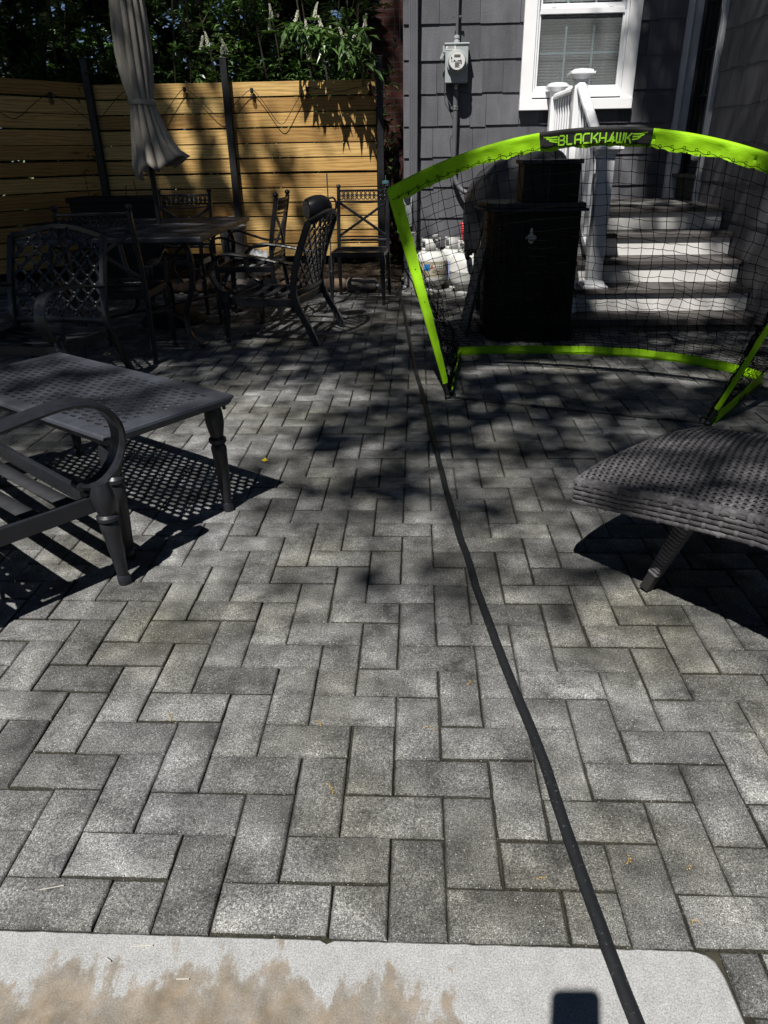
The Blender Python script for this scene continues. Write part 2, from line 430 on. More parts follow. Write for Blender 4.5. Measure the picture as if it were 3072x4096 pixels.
# ================================================================ SETTING
# ground sheet under everything, far beyond the fences
g = MB(); g.v = [(-80,-80,-.06),(80,-80,-.06),(80,80,-.06),(-80,80,-.06)]; g.f = [(0,1,2,3)]; g.t = [None]
tag(g.build('ground', M['earth'], smooth=0), kind='structure')
# herringbone pavers
def cut_by_slab(x0, x1, y0, y1):
    # the light slab occupies Y<0 for X<0.53
    if y1 <= .001 and x1 <= .51: return None
    if y0 < -.001 and y1 > 0.001 and x0 < .51: y0 = 0
    if y1 <= .001 and x0 < .538: x0 = .538 if y0 > -.15 else .552
    if x1-x0 < .015: return None
    return x0, x1, y0, y1
pv = MB(); U = .1
def paver(x0, x1, y0, y1):
    r_ = cut_by_slab(x0, x1, y0, y1)
    if r_ is None: return
    x0, x1, y0, y1 = r_
    near = y0 < 2.6
    gx = rr(.0006, .0018); gy = rr(.0010, .0020)
    if random.random() < .1: gx += .0015
    x0 += gx; x1 -= rr(.0005, .0014); y0 += gy; y1 -= rr(.0007, .0016)
    dz = rr(-.0012, .0012); tx = rr(-.0011, .0011); ty = rr(-.0011, .0011); c = .0042
    tone = min(1, max(.08, random.gauss(.5, .24))); dk = random.random() < .35
    b = len(pv.v)
    def ring(i, z, n):
        out = []
        X0, X1, Y0, Y1 = x0+i, x1-i, y0+i, y1-i
        for (a, b_) in (((X0,Y0),(X1,Y0)),((X1,Y0),(X1,Y1)),((X1,Y1),(X0,Y1)),((X0,Y1),(X0,Y0))):
            for k in range(n):
                t = k/n
                x = a[0]+(b_[0]-a[0])*t; y = a[1]+(b_[1]-a[1])*t
                j = .0009 if n > 1 else 0
                out.append((x+rr(-j, j), y+rr(-j, j), z+dz+tx*(x-x0)/.1+ty*(y-y0)/.1))
        return out
    n = 6 if near else 1
    for ringv in (ring(0, -.035, n), ring(0, -.0055, n), ring(c*.55, -.0020, n), ring(c*1.15, 0, n)): pv.v.extend(ringv)
    k = 4*n
    for lv in range(3):
        for q in range(k): pv.face((b+lv*k+q, b+lv*k+(q+1) % k, b+(lv+1)*k+(q+1) % k, b+(lv+1)*k+q), (0 if lv < 1 or (lv == 1 and dk) else max(.08, tone-.2)))
    pv.face([b+3*k+q for q in range(k)], tone)
for j in range(-6, 67):
    for i in range(-44, 34):
        k = (i-j) % 4
        if k == 1: paver(i*U, (i+2)*U, j*U, (j+1)*U)
        elif k == 0: paver(i*U, (i+1)*U, j*U, (j+2)*U)
tag(pv.build('patio', M['paver'], smooth=.9, recalc=False), kind='structure')
js = MB(); js.v = [(-4.6,-.8,-.009),(3.6,-.8,-.009),(3.6,6.9,-.009),(-4.6,6.9,-.009)]; js.f = [(0,1,2,3)]; js.t = [None]
tag(js.build('paver_bedding_sand', M['joint'], smooth=0), kind='structure')
# concrete slab (door step) at the bottom of the picture
sl = MB(); top = []
xs = [-1.6+i*.012 for i in range(176)]
for x in xs:
    y = -.0035 + .0016*noise.noise(Vector((x*30, 0, 3))) + .0012*noise.noise(Vector((x*90, 1, 3)))
    if abs(x+.10) < .012: y -= .006*(1-abs(x+.10)/.012)
    if x > .488: y -= (x-.488)**2*14
    top.append((x, y))
x1 = top[-1][0]
n_ = len(top); poly = top + [(.514, -.010), (.524, -.020), (.530, -.045), (.534, -.11), (.56, -.3), (.63, -.9), (-1.6, -.9)]
poly = poly[::-1]
b = len(sl.v); N = len(poly)
ins = [(x, y) for x, y in poly]
for z, s_ in ((-.05, 0), (.0, 0), (.003, .003)):
    for (x, y) in poly: sl.v.append((x - (s_ if x > .5 else 0), y - s_, z))
for lv in range(2):
    for q in range(N): sl.face((b+lv*N+q, b+lv*N+(q+1) % N, b+(lv+1)*N+(q+1) % N, b+(lv+1)*N+q))
sl.face([b+2*N+q for q in range(N)])
tag(sl.build('concrete_slab', M['slab'], smooth=0), kind='structure')
# planting bed: lumpy soil behind the pavers
def soil_h(x, y):
    e = min(1, max(0, (y-6.28)/.25))
    return -.02 + e*(.13 + .045*noise.noise(Vector((x*2.2, y*2.2, 1))) + .03*noise.noise(Vector((x*7, y*7, 4))) + .012*noise.noise(Vector((x*24, y*24, 4))))
sb = MB(); sb.grid(lambda u, v: (-4.6+u*4.5, 6.2+v*.98, soil_h(-4.6+u*4.5, 6.2+v*.98)), 190, 50)
tag(sb.build('soil_bed', M['soil'], smooth=.6), kind='structure')
# leaf litter on the bed (uncountable)
lt = MB()
for _ in range(700):
    x, y = rr(-3.9, -.15), rr(6.3, 7.05); z = soil_h(x, y)+.006
    a = rr(0, 6.28); s_ = rr(.008, .022); d = Vector((math.cos(a), math.sin(a), rr(-.3, .3)))*s_; e = Vector((-math.sin(a), math.cos(a), rr(-.3, .3)))*s_*.5
    p = Vector((x, y, z)); b = len(lt.v); lt.v += [tuple(p-d), tuple(p+e), tuple(p+d), tuple(p-e)]; lt.face((b, b+1, b+2, b+3))
tag(lt.build('leaf_litter', varied('dry_litter', (.16, .11, .05, 1), .7, 60, .9, .1), smooth=0), kind='stuff')

# ---------------------------------------------------------------- shingle wall helper (local x along wall, z up, front faces -y)
def shingle_rows(rows, x0, x1, holes, face=0.0, th=.016, wmin=.13, wmax=.36, seed=1, top_in=.003):
    rnd = random.Random(seed); mb = MB()
    for (z0, z1) in rows:
        x = x0; jog = 0
        while x < x1-.001:
            w_ = rnd.uniform(wmin, wmax); xe = min(x1, x+w_)
            if x1-xe < .06: xe = x1
            segs = [(x, xe)]
            tone = rnd.random()
            zb = z0 + rnd.uniform(-.004, .004) + (rnd.choice((-.008, .008)) if rnd.random() < .15 else 0)
            gap = .0016 if rnd.random() < .75 else .0004
            segs = [(x, xe, z1)]
            for (hx0, hx1, hz0, hz1) in holes:
                if z1 > hz0+.01 and zb < hz1-.01:
                    ns = []
                    for a, c, zt in segs:
                        if c <= hx0 or a >= hx1: ns.append((a, c, zt)); continue
                        if a < hx0: ns.append((a, hx0, zt))
                        if c > hx1: ns.append((hx1, c, zt))
                        if zb < hz0-.02: ns.append((max(a, hx0), min(c, hx1), hz0-.006))
                    segs = ns
            for (a, c, zt) in segs:
                if c-a < .01: continue
                a += gap; c -= gap
                t0 = th*rnd.uniform(.85, 1.15)
                n = 5; b = len(mb.v)
                for k in range(n+1):
                    xx = a+(c-a)*k/n; wob = .0022*noise.noise(Vector((xx*25, zb*9, seed)))
                    wv = .0015*noise.noise(Vector((xx*8, zb*5, seed+4)))
                    mb.v += [(xx, face-t0+wv, zb+wob), (xx, face-top_in, zt+.006), (xx, face+.004, zb+wob), (xx, face+.004, zt+.006)]
                for k in range(n):
                    o = b+4*k; p = o+4
                    mb.face((o, p, p+1, o+1), tone); mb.face((o, o+2, p+2, p), tone); mb.face((o+1, p+1, p+3, o+3), tone)
                mb.face((b, b+1, b+3, b+2), tone); e = b+4*n; mb.face((e, e+2, e+3, e+1), tone)
            x = xe
    return mb

# ================================================================ HOUSE
WY = 6.70
house = thing('shingled_house', 'dark grey painted shingle house with white framed window, meter side and recessed back door', 'house', (0, 0, 0))
zs = [.08, .335, .592, .86, 1.118, 1.372, 1.630, 1.886, 2.148, 2.405, 2.66, 2.92, 3.18]
rows = [(zs[i], zs[i+1]) for i in range(len(zs)-1)]
mb = shingle_rows(rows, -.078, 2.40, [(.96, 1.935, 1.49, 3.05)], seed=5)
for i in range(len(mb.v)): mb.v[i] = (mb.v[i][0], mb.v[i][1]+WY, mb.v[i][2])
mb.build('shingle_siding', M['siding'], house, smooth=0)
wb = MB()
wb.box((.455, WY+.08, 1.6), (1.07, .15, 3.3)); wb.box((2.15, WY+.08, 1.6), (.62, .15, 3.3)); wb.box((1.415, WY+.08, .75), (.85, .149, 1.62)); wb.box((1.415, WY+.08, 3.15), (.85, .149, .3))
wb.box((-.05, 8.0, 1.6), (.05, 2.6, 3.3))
wb.build('wall', M['grey_paint'], house, smooth=0)
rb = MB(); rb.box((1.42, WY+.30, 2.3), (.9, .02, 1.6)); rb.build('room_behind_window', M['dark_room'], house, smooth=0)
# side wall facing -X, rows measured
SX = 2.45
zr = [.16, .41, .655, .915, 1.185, 1.443, 1.695, 1.973, 2.24, 2.5, 2.76, 3.02]
mb = shingle_rows([(zr[i], zr[i+1]) for i in range(len(zr)-1)], -6.06, -2.2, [], seed=11, th=.012, wmin=.10, wmax=.30)
for i, (x, y, z) in enumerate(mb.v): mb.v[i] = (SX+y, -x, z)
mb.build('shingle_siding', M['siding'], house, smooth=0)
sw = MB(); sw.box((SX+.09, 4.1, 1.6), (.17, 3.95, 3.3)); sw.box((SX+.09, 6.75, .48), (.17, 1.3, .95)); sw.box((SX+.09, 6.8, 3.0), (.17, 1.0, .5)); sw.box((SX+.3, 6.5, 1.9), (.02, 1.4, 2.2)); sw.box((SX+.16, 6.745, 1.95), (.34, .09, 2.2))
sw.build('wall', M['grey_paint'], house, smooth=0)
# foundation under the shingles
us = MB(); us.box((1.16, WY+.09, 4.9), (2.48, .2, 3.4)); us.box((SX+.10, 4.3, 4.9), (.2, 4.5, 3.4)); us.build('added_upper_storey', M['grey_paint'], house, smooth=0)  # upper walls out of view, added to hold off sky light
fd = MB(); fd.box((1.15, WY+.0, .03), (2.46, .03, .11)); fd.box((SX-.004, 4.2, .07), (.02, 4.0, .2)); fd.build('foundation', M['grey_paint'], house, smooth=0)
# downspout, ribbed
ds = MB(); sec = []
for k in range(9):
    x = -.038+.076*k/8; sec.append((x, -.028 - (.003 if k % 2 else 0)))
sec += [(.038, .022), (-.038, .022)]
ds.sweep([(.010, 6.635, .46), (.010, 6.635, 3.3)], sec, up=(0, 1, 0))
dsp = ds.build('downspout', M['grey_paint'], house, smooth=.3)
# ---- window
win = MB()
def frame_parts():
    cas = MB()
    cas.box((1.005, 6.665, 2.33), (.105, .05, 1.55)); cas.box((1.885, 6.665, 2.33), (.105, .05, 1.55)); cas.box((1.445, 6.664, 3.15), (.985, .052, .12))
    wn = cas.build('window', M['white'], house, smooth=0, bevel=.004)
    si = MB(); si.box((1.443, 6.655, 1.5225), (.985, .066, .085)); si.box((1.443, 6.668, 1.60), (.79, .050, .045)); si.build('window_sill', M['white'], wn, smooth=0, bevel=.004)
    fr = MB()
    # outer jamb liner, lower sash, upper sash
    for x in (1.066, 1.819): fr.box((x, 6.682, 2.4), (.022, .05, 1.55))
    fr.box((1.443, 6.682, 1.632), (.73, .046, .026))
    for x in (1.086, 1.797): fr.box((x, 6.690, 1.93), (.022, .03, .57))
    fr.box((1.4415, 6.690, 1.655), (.69, .030, .024)); fr.box((1.4415, 6.683, 2.215), (.71, .04, .042))
    for x in (1.092, 1.791): fr.box((x, 6.715, 2.6), (.032, .025, .74))
    fr.box((1.44, 6.715, 2.257), (.69, .026, .034))
    for x in (1.2, 1.68): fr.box((x, 6.678, 2.243), (.04, .03, .012))
    fr.build('sash', M['vinyl'], wn, smooth=0, bevel=.0025)
    gl = MB(); gl.box((1.4415, 6.705, 1.935), (.70, .004, .545)); gl.box((1.4415, 6.722, 2.61), (.68, .004, .68)); gl.build('pane', M['glass'], wn, smooth=0)
    mu = MB()
    for x in (1.325, 1.56): mu.box((x, 6.714, 1.935), (.017, .006, .54)); mu.box((x, 6.730, 2.6), (.017, .006, .68))
    mu.box((1.4415, 6.713, 1.915), (.69, .005, .017)); mu.box((1.4415, 6.729, 2.6), (.69, .005, .017)); mu.build('grille', M['muntin'], wn, smooth=0)
    sc = MB(); sc.box((1.4415, 6.684, 1.93), (.69, .0012, .53)); sc.build('insect_screen', M['screen'], wn, smooth=0)
    bl = MB(); z = 1.645
    while z < 3.0:
        bl.box((1.4415, 6.755+rr(-.001, .001), z), (.70, .0205, .0016), Matrix.Rotation(R(-42 if z < 2.2 else -25), 3, 'X')); z += .0225
    for x in (1.2, 1.44, 1.68): bl.box((x, 6.742, 2.3), (.002, .002, 1.35))
    bl.build('blind', M['blind'], wn, smooth=0)
frame_parts()
# ---- door recess: left casing on the back wall, door in the side wall
dc = MB(); dc.box((2.385, 6.672, 1.95), (.118, .05, 2.42)); dc.box((2.36, 6.66, 1.95), (.012, .07, 2.42)); dc.build('door_casing', M['casing_shaded'], house, smooth=0, bevel=.004)
dc = MB(); dc.box((SX-.012, 6.095, 1.95), (.05, .062, 2.42)); dc.build('door_casing', M['casing_shaded'], house, smooth=0, bevel=.004)
door = MB(); door.box((SX+.05, 6.41, 1.07), (.03, .56, .24)); door.box((SX+.05, 6.17, 1.9), (.03, .06, 1.9)); door.box((SX+.05, 6.655, 1.9), (.03, .07, 1.9))
do = door.build('back_door', M['gloss_black'], house, smooth=0, bevel=.002)
pn = MB(); pn.box((SX+.056, 6.41, 1.95), (.004, .44, 1.6)); pn.build('pane', M['dark_glass'], do, smooth=0)
mt = MB()
for y in (6.33, 6.48): mt.box((SX+.046, y, 1.95), (.014, .014, 1.6))
for z in (1.22, 1.56, 1.9, 2.24): mt.box((SX+.045, 6.41, z), (.014, .44, .016))
mt.build('glazing_bar', M['gloss_black'], do, smooth=0)
kn = MB(); kn.lathe([(0, .0), (.018, .0), (.02, .012), (.034, .03), (.038, .055), (.03, .075), (.0, .08)], (0, 0, 0), 16); 
for i, (x, y, z) in enumerate(kn.v): kn.v[i] = (SX-.03-z, 6.08+x, 1.10+y)
kn.build('white_knob', M['vinyl'], house)
th_ = MB(); th_.box((SX+.0, 6.40, .940), (.14, .60, .026)); th_.box((SX-.005, 6.40, .84), (.03, .56, .165)); th_.build('threshold', M['tread'], house, smooth=0, bevel=.003)
# small round decal on the door edge (white sprig on a black disc)
dk = MB(); dk.lathe([(0, 0), (.045, 0), (.045, .004), (0, .004)], (0, 0, 0), 24)
for i, (x, y, z) in enumerate(dk.v): dk.v[i] = (SX-.018-z, 6.16+x*.9, 2.16+y*1.5)
hd = dk.build('round_door_tag', M['gloss_black'], house)
sp = MB()
for a in (-.5, -.2, .1, .4): sp.tube([(SX-.025, 6.16, 2.125), (SX-.025, 6.16+.03*math.sin(a), 2.165), (SX-.025, 6.16+.05*math.sin(a), 2.20)], .0016, 4)
sp.build('white_sprig', M['white'], hd)
# utility stub with grey pipe by the house corner
up_ = MB(); up_.box((-.045, 6.60, .66), (.09, .06, .25)); up_.build('grey_utility_box', M['galv'], house, smooth=0, bevel=.004)
kb = MB(); kb.lathe([(0, -.03), (.03, -.03), (.034, 0), (.026, .03), (0, .035)], (-.055, 6.55, .835), 16); kb.build('white_cap', M['vinyl'], house)
# white drain pipe standing at the corner
dr = MB(); dr.lathe([(.041, -.02), (.041, .47), (.046, .47), (.046, .49), (.034, .49), (.034, .40)], (0.0, 6.50, 0), 24)
tag(dr.build('drain_pipe', M['tank'], smooth=.6), 'short white plastic pipe standing upright at the house corner left of the gas tanks', 'pipe')

# ================================================================ ELECTRIC METER
em = thing('electric_meter', 'pale grey electric meter box with round glass dial and conduit on grey shingles', 'electric meter', (.383, 6.6, 1.7))
b_ = MB(); b_.prism([(-.097, 0), (.097, 0), (.098, .28), (-.098, .28)], 0, .1, xf=lambda x, y, z: (x, -.02+z-.02, y)); b_.box((0, .008, .288), (.212, .115, .014))
b_.build('meter_box', M['galv'], em, smooth=0, bevel=.004)
ring = MB(); ring.lathe([(.086, -.035), (.090, -.045), (.090, -.062), (.078, -.066), (.076, -.066), (.076, -.10), (.070, -.112), (.02, -.116), (0, -.116)], (0, -.005, .155), 36, 'Y', caps=False)
ring.build('dial_cover', M['galv'], em)
fc = MB(); fc.lathe([(0, -.1175), (.066, -.1175), (.066, -.119), (0, -.119)], (0, -.005, .155), 32, 'Y'); fc = fc.build('dial_face', M['face'], em)
lc = MB(); lc.box((0, -.126, .192), (.052, .002, .017)); lc.build('display', M['lcd'], fc, smooth=0)
ik = MB()
for (x, z, w_, h_) in ((-.022, .158, .012, .008), (.012, .158, .02, .003), (.030, .157, .012, .010), (-.048, .178, .010, .012), (-.046, .160, .004, .03), (.034, .14, .010, .018), (0, .150, .075, .0014)): ik.box((x, -.1255, z), (w_, .0012, h_))
for k in range(6): ik.box((rr(-.004, .004), -.1255, .142-k*.0065), (rr(.028, .05), .0012, .0018))
ik.box((-.045, -.126, .2), (.001, .001, .001)); ik.build('printed_marks', M['ink'], fc, smooth=0)
lb = MB(); lb.box((-.052, -.0415, .262), (.085, .002, .036)); lb = lb.build('paper_label', M['face'], em, smooth=0)
lk = MB()
for k in range(4): lk.box((-.052, -.043, .272-k*.006), (rr(.05, .075), .0008, .0016))
lk.build('print_lines', M['ink'], lb, smooth=0)
cd_ = MB(); cd_.tube([(0, .02, .30), (0, .03, .9), (-.005, .03, 1.6)], .0125, 12); cd_.build('upper_conduit', M['grey_paint'], em)
cp = MB(); cp.lathe([(.02, .295), (.026, .297), (.026, .315), (.02, .318), (.02, .33), (.024, .332), (.024, .352), (.013, .356)], (0, .02, 0), 10); cp.build('conduit_coupling', M['galv'], em, smooth=.3)
cl = MB(); cl.box((0, .03, .49), (.08, .012, .014)); cl.lathe([(0, -.004), (.006, -.004), (.006, .006), (0, .008)], (-.033, .02, .49), 8, 'Y'); cl.lathe([(0, -.004), (.006, -.004), (.006, .006), (0, .008)], (.033, .02, .49), 8, 'Y'); cl.build('pipe_strap', M['grey_paint'], em)
lo = MB(); lo.tube(spline([(0, .03, .0), (.002, .03, -.35), (.0, .03, -.68), (.012, .025, -.76), (.05, .01, -.83), (.11, -.01, -.875), (.20, -.03, -.90)], 8), .0215, 14); lo.build('lower_conduit', M['grey_paint'], em)
bd = MB()
for dz in (-.012, 0, .012): bd.lathe([(.0225, -.195+dz), (.026, -.193+dz), (.026, -.187+dz), (.0225, -.185+dz)], (0, .03, 0), 14, caps=False)
bd.box((-.032, .02, -.19), (.014, .014, .014)); bd.build('ground_clamp', M['steel'], em)
lt_ = MB(); lt_.lathe([(0, -.025), (.006, -.02), (.014, -.01), (.008, 0), (.012, .008), (0, .012)], (0, -.01, -.025), 10); lt_.build('box_latch', M['steel'], em)
gw = MB(); gw.tube(spline([(-.135, .03, .19), (-.12, .03, .12), (-.112, .04, .02), (-.11, .04, -.05), (-.075, .04, -.11), (-.04, .03, -.17), (-.03, .03, -.19)], 6), .0026, 6)
gw.tube(spline([(-.02, .045, -.30), (-.05, .05, -.36), (-.045, .05, -.45), (-.03, .05, -.55)], 6), .002, 5); gw.build('ground_wire', M['grey_paint'], em)
tb = MB(); tb.box((-.105, .03, .255), (.03, .04, .05)); tb.box((-.125, .02, .205), (.02, .01, .05), Matrix.Rotation(R(25), 3, 'Y')); tb.build('terminal_block', M['galv'], em, smooth=0, bevel=.002)

# ================================================================ STAIRS
ST = thing('back_steps', 'grey decked steps with scuffed white risers leading up to the back door', 'stairs', (0, 0, 0))
Y1, T, Z1, RZ = 4.42, .247, .096, .163
XL, XR = 1.16, SX-.018
st = MB(); st.box(((.98+XR)/2, Y1+.17, Z1-.022), (XR-.98, .34, .044)); st.build('bottom_slab', M['tread'], ST, smooth=0, bevel=.004)
sg = MB(); x = 1.0
while x < XR-.05:
    w_ = rr(.18, .36); w_ = min(w_, XR-x)
    p = [(0, .004), (.01, .0), (w_*.5, rr(0, .006)), (w_-.012, 0), (w_-.002, .01), (w_-.006, .045), (w_*.6, .052), (.008, .048)]
    sg.prism([(x+a, b2) for a, b2 in p], Y1+.03+rr(0, .012), Y1+.2, xf=lambda X, Y, Z: (X, Z, Y-.004)); x += w_+.004
sg.build('base_stones', M['stone'], ST, smooth=0, bevel=.004)
for k in range(1, 5):
    zt = Z1+RZ*k; y0 = Y1+T*k
    xl = XL-.02 if k < 4 else 1.15
    r_ = MB(); r_.box(((xl+XR)/2+.01, y0+.035, zt-.03-RZ/2+.017), (XR-xl-.03, .018, RZ-.034)); ri = r_.build('riser', M['riser'], ST, smooth=0)
    depth = T+.04 if k < 4 else WY-y0-.016
    t_ = MB()
    if k < 4: t_.box(((xl+XR)/2, y0+depth/2, zt-.0165), (XR-xl, depth, .033))
    else:
        yy = y0
        while yy < y0+depth-.02:
            d_ = min(.137, y0+depth-yy); t_.box(((xl+XR)/2, yy+d_/2-.002, zt-.0165), (XR-xl, d_-.005, .033)); yy += d_
    t_.build('tread' if k < 4 else 'landing_deck', M['tread'], ST, smooth=0, bevel=.005)
sr = MB(); sr.prism([(Y1+.28, .0), (Y1+.28, .16), (Y1+.28+4*T-.1, Z1+4*RZ-.06), (6.6, Z1+4*RZ-.06), (6.6, .48), (5.9, .48), (Y1+.6, .0)], XL-.045, XL-.015, xf=lambda y, z, x: (x, y, z)); sr.build('stringer', M['old_wood'], ST, smooth=0)
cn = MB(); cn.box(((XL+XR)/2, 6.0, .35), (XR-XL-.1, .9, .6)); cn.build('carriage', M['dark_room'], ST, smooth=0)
dm = MB(); dm.grid(lambda u, v: (1.55+u*.70, 5.62+v*.40+.0*u, Z1+4*RZ+.008+.03*max(0, .1-u)**1.2*6+.004*math.sin(u*9)*math.sin(v*7)), 40, 20)
tag(dm.build('doormat', M['doormat'], solid=.012), 'worn grey doormat with a curled corner on the landing under the window', 'doormat')

# ---- railing
RL = thing('stair_railing', 'white vinyl stair railing with three capped posts beside the back steps', 'railing', (0, 0, 0))
def post(x, y, z0, z1, w_=.098, base=False):
    p = MB(); p.box((x, y, (z0+z1)/2), (w_, w_, z1-z0)); po = p.build('post', M['vinyl'], RL, smooth=0, bevel=.006)
    c = MB(); b = len(c.v)
    prof = [(w_/2+.006, -.03), (w_/2+.012, -.022), (w_/2+.018, -.012), (w_/2+.034, -.004), (w_/2+.040, .002), (w_/2+.040, .016), (w_/2+.026, .018), (w_/2+.024, .028), (w_/2+.006, .034), (w_/2-.010, .036), (0.004, .042)]
    for r_, z in prof:
        for sx, sy in ((-1,-1),(1,-1),(1,1),(-1,1)): c.v.append((x+sx*r_, y+sy*r_, z1+z))
    for i in range(len(prof)-1):
        for q in range(4): c.face((b+4*i+q, b+4*i+(q+1)%4, b+4*i+4+(q+1)%4, b+4*i+4+q))
    c.face((b+4*len(prof)-4, b+4*len(prof)-3, b+4*len(prof)-2, b+4*len(prof)-1)); c.build('cap', M['vinyl'], po, smooth=0)
    if base:
        c = MB(); b = len(c.v); prof = [(w_/2+.040, 0), (w_/2+.040, .012), (w_/2+.030, .018), (w_/2+.02, .03), (w_/2+.012, .045), (w_/2+.002, .05)]
        for r_, z in prof:
            for sx, sy in ((-1,-1),(1,-1),(1,1),(-1,1)): c.v.append((x+sx*r_, y+sy*r_, z0+z))
        for i in range(len(prof)-1):
            for q in range(4): c.face((b+4*i+q, b+4*i+(q+1)%4, b+4*i+4+(q+1)%4, b+4*i+4+q))
        c.build('base_skirt', M['vinyl'], po, smooth=.5)
PX1, PY1 = 1.335, 4.80; PX2, PY2 = 1.275, 5.62; PX3, PY3 = 1.255, 6.55
post(PX1, PY1, Z1+RZ+.001, 1.16, .104, True); post(PX2, PY2, Z1+4*RZ+.001, 1.665); post(PX3, PY3, Z1+4*RZ+.001, 1.645)
def rail(a, b_, top=True):
    m = MB(); s_ = [(-.036, -.008), (-.030, -.022), (.030, -.022), (.036, -.008), (.034, .010), (.020, .024), (-.020, .024), (-.034, .010)] if top else [(-.022, -.02), (.022, -.02), (.022, .02), (-.022, .02)]
    m.sweep([a, b_], s_); return m.build('handrail' if top else 'bottom_rail', M['vinyl'], RL, smooth=.5)
rail((PX1, PY1+.03, 1.10), (PX2, PY2-.03, 1.60)); rail((PX1, PY1+.04, .40), (PX2, PY2-.03, .86), False)
rail((PX2, PY2+.04, 1.575), (PX3, PY3-.04, 1.575)); rail((PX2, PY2+.04, .86), (PX3, PY3-.04, .86), False)
for k in range(1, 8):
    t = k/8; x = PX1+(PX2-PX1)*t; y = PY1+(PY2-PY1)*t; m = MB(); m.box((x, y, (.40+.46*t+1.10+.5*t)/2), (.032, .032, .68)); m.build('baluster', M['vinyl'], RL, smooth=0)
for k in range(1, 9):
    t = k/9; x = PX2+(PX3-PX2)*t; y = PY2+(PY3-PY2)*t; m = MB(); m.box((x, y, 1.22), (.032, .032, .70)); m.build('baluster', M['vinyl'], RL, smooth=0)
# boards leaning between the cabinet and the steps
for (a, b2, w_, m_, lab) in (((1.17, 4.63, .0), (1.155, 4.86, .62), .07, 'white', 'long white painted board leaning on the side of the back steps'), ((1.13, 4.50, .0), (1.125, 4.62, .30), .05, 'old_wood', 'short weathered board standing between the cabinet and the back steps')):
    m = MB(); m.bar(a, b2, .018, w_, up=(1, 0, 0)); m.v = m.v; tag(m.build('leaning_board', M[m_], smooth=0, bevel=.002), lab, 'board')

# ================================================================ FENCES
def fence(name, label, loc, rz, x0, x1, posts, tops, zb=.17, n=12, pitch=.132, bh=.1195, back=.0, post_w=.062, front=True):
    F = thing(name, label, 'fence', loc, rz)
    spans = [(x0, x1)] if not front else [(a, b2) for a, b2 in zip([x0]+posts, posts+[x1]) if b2-a > .1]
    for (a, b2) in spans:
        m = MB(); z = tops
        for k in range(n):
            zt = tops - k*pitch + rr(-.003, .003); hh = bh + rr(-.004, .003); tone = random.random(); tl = rr(-.004, .004)
            sag = rr(-.002, .002); b = len(m.v); N_ = 10
            for q in range(N_+1):
                t = q/N_; x = a+.003+(b2-a-.006)*t; dz = tl*(t-.5)+sag*math.sin(math.pi*t); yo = .002*noise.noise(Vector((x*2, k, 2)))
                m.v += [(x, -.011+yo, zt+dz), (x, .011+yo, zt+dz), (x, .011+yo, zt-hh+dz), (x, -.011+yo, zt-hh+dz)]
            for q in range(N_):
                o = b+4*q
                for e in range(4): m.face((o+e, o+(e+1)%4, o+4+(e+1)%4, o+4+e), tone)
            m.face((b, b+3, b+2, b+1), tone); e = b+4*N_; m.face((e, e+1, e+2, e+3), tone)
        m.build('board_panel', M['wood'], F, smooth=0, bevel=.002, recalc=True)
    return F
BF = fence('back_fence', 'horizontal pine board fence behind the dining table, sunlit at its right end', (0, 7.10, 0), 0, -3.085, -.345, [-1.765], 1.785)
for (x, zt, zb) in ((-3.075, 1.99, 0.05), (-1.757, 1.965, .05), (-.307, 1.95, .05)):
    m = MB(); m.box((x, -.045, (zt+zb)/2), (.064, .064, zt-zb)); p = m.build('post', M['post'], BF, smooth=0, bevel=.004)
    m = MB(); m.box((x, -.045, zt+.006), (.070, .070, .012)); m.build('post_cap', M['post'], p, smooth=0, bevel=.003)
AZ = R(30); # left fence runs from the corner towards the viewer and to the left
LF = fence('side_fence', 'shaded horizontal pine board fence on the left side of the patio', (-3.10, 7.06, 0), math.pi/2-AZ+math.pi, 0.03, 4.6, [2.0], 1.795)
for x in (2.0, 4.0):
    m = MB(); m.box((x, .045, 1.0), (.064, .064, 1.9)); m.build('post', M['post'], LF, smooth=0, bevel=.004)
def left_pt(d, z, off=.03):
    a = math.pi/2-AZ+math.pi; ux, uy = math.cos(a), math.sin(a)
    nx, ny = -math.sin(a), math.cos(a)
    if nx < 0: nx, ny = -nx, -ny
    return Vector((-3.10+ux*d+nx*off, 7.06+uy*d+ny*off, z))

# ---------------------------------------------------------------- neighbour's brick house
BH = thing('brick_house', 'dark red brick wall of the neighbouring house beyond the fence end', 'house', (0, 0, 0))
m = MB(); m.box((1.15, 8.55, 2.2), (3.55, .3, 4.6)); m.build('wall', M['brick'], BH, smooth=0)
m = MB(); m.box((-.20, 8.385, 1.05), (.05, .03, .30)); m.build('utility_box', M['gloss_black'], BH, smooth=0, bevel=.003)

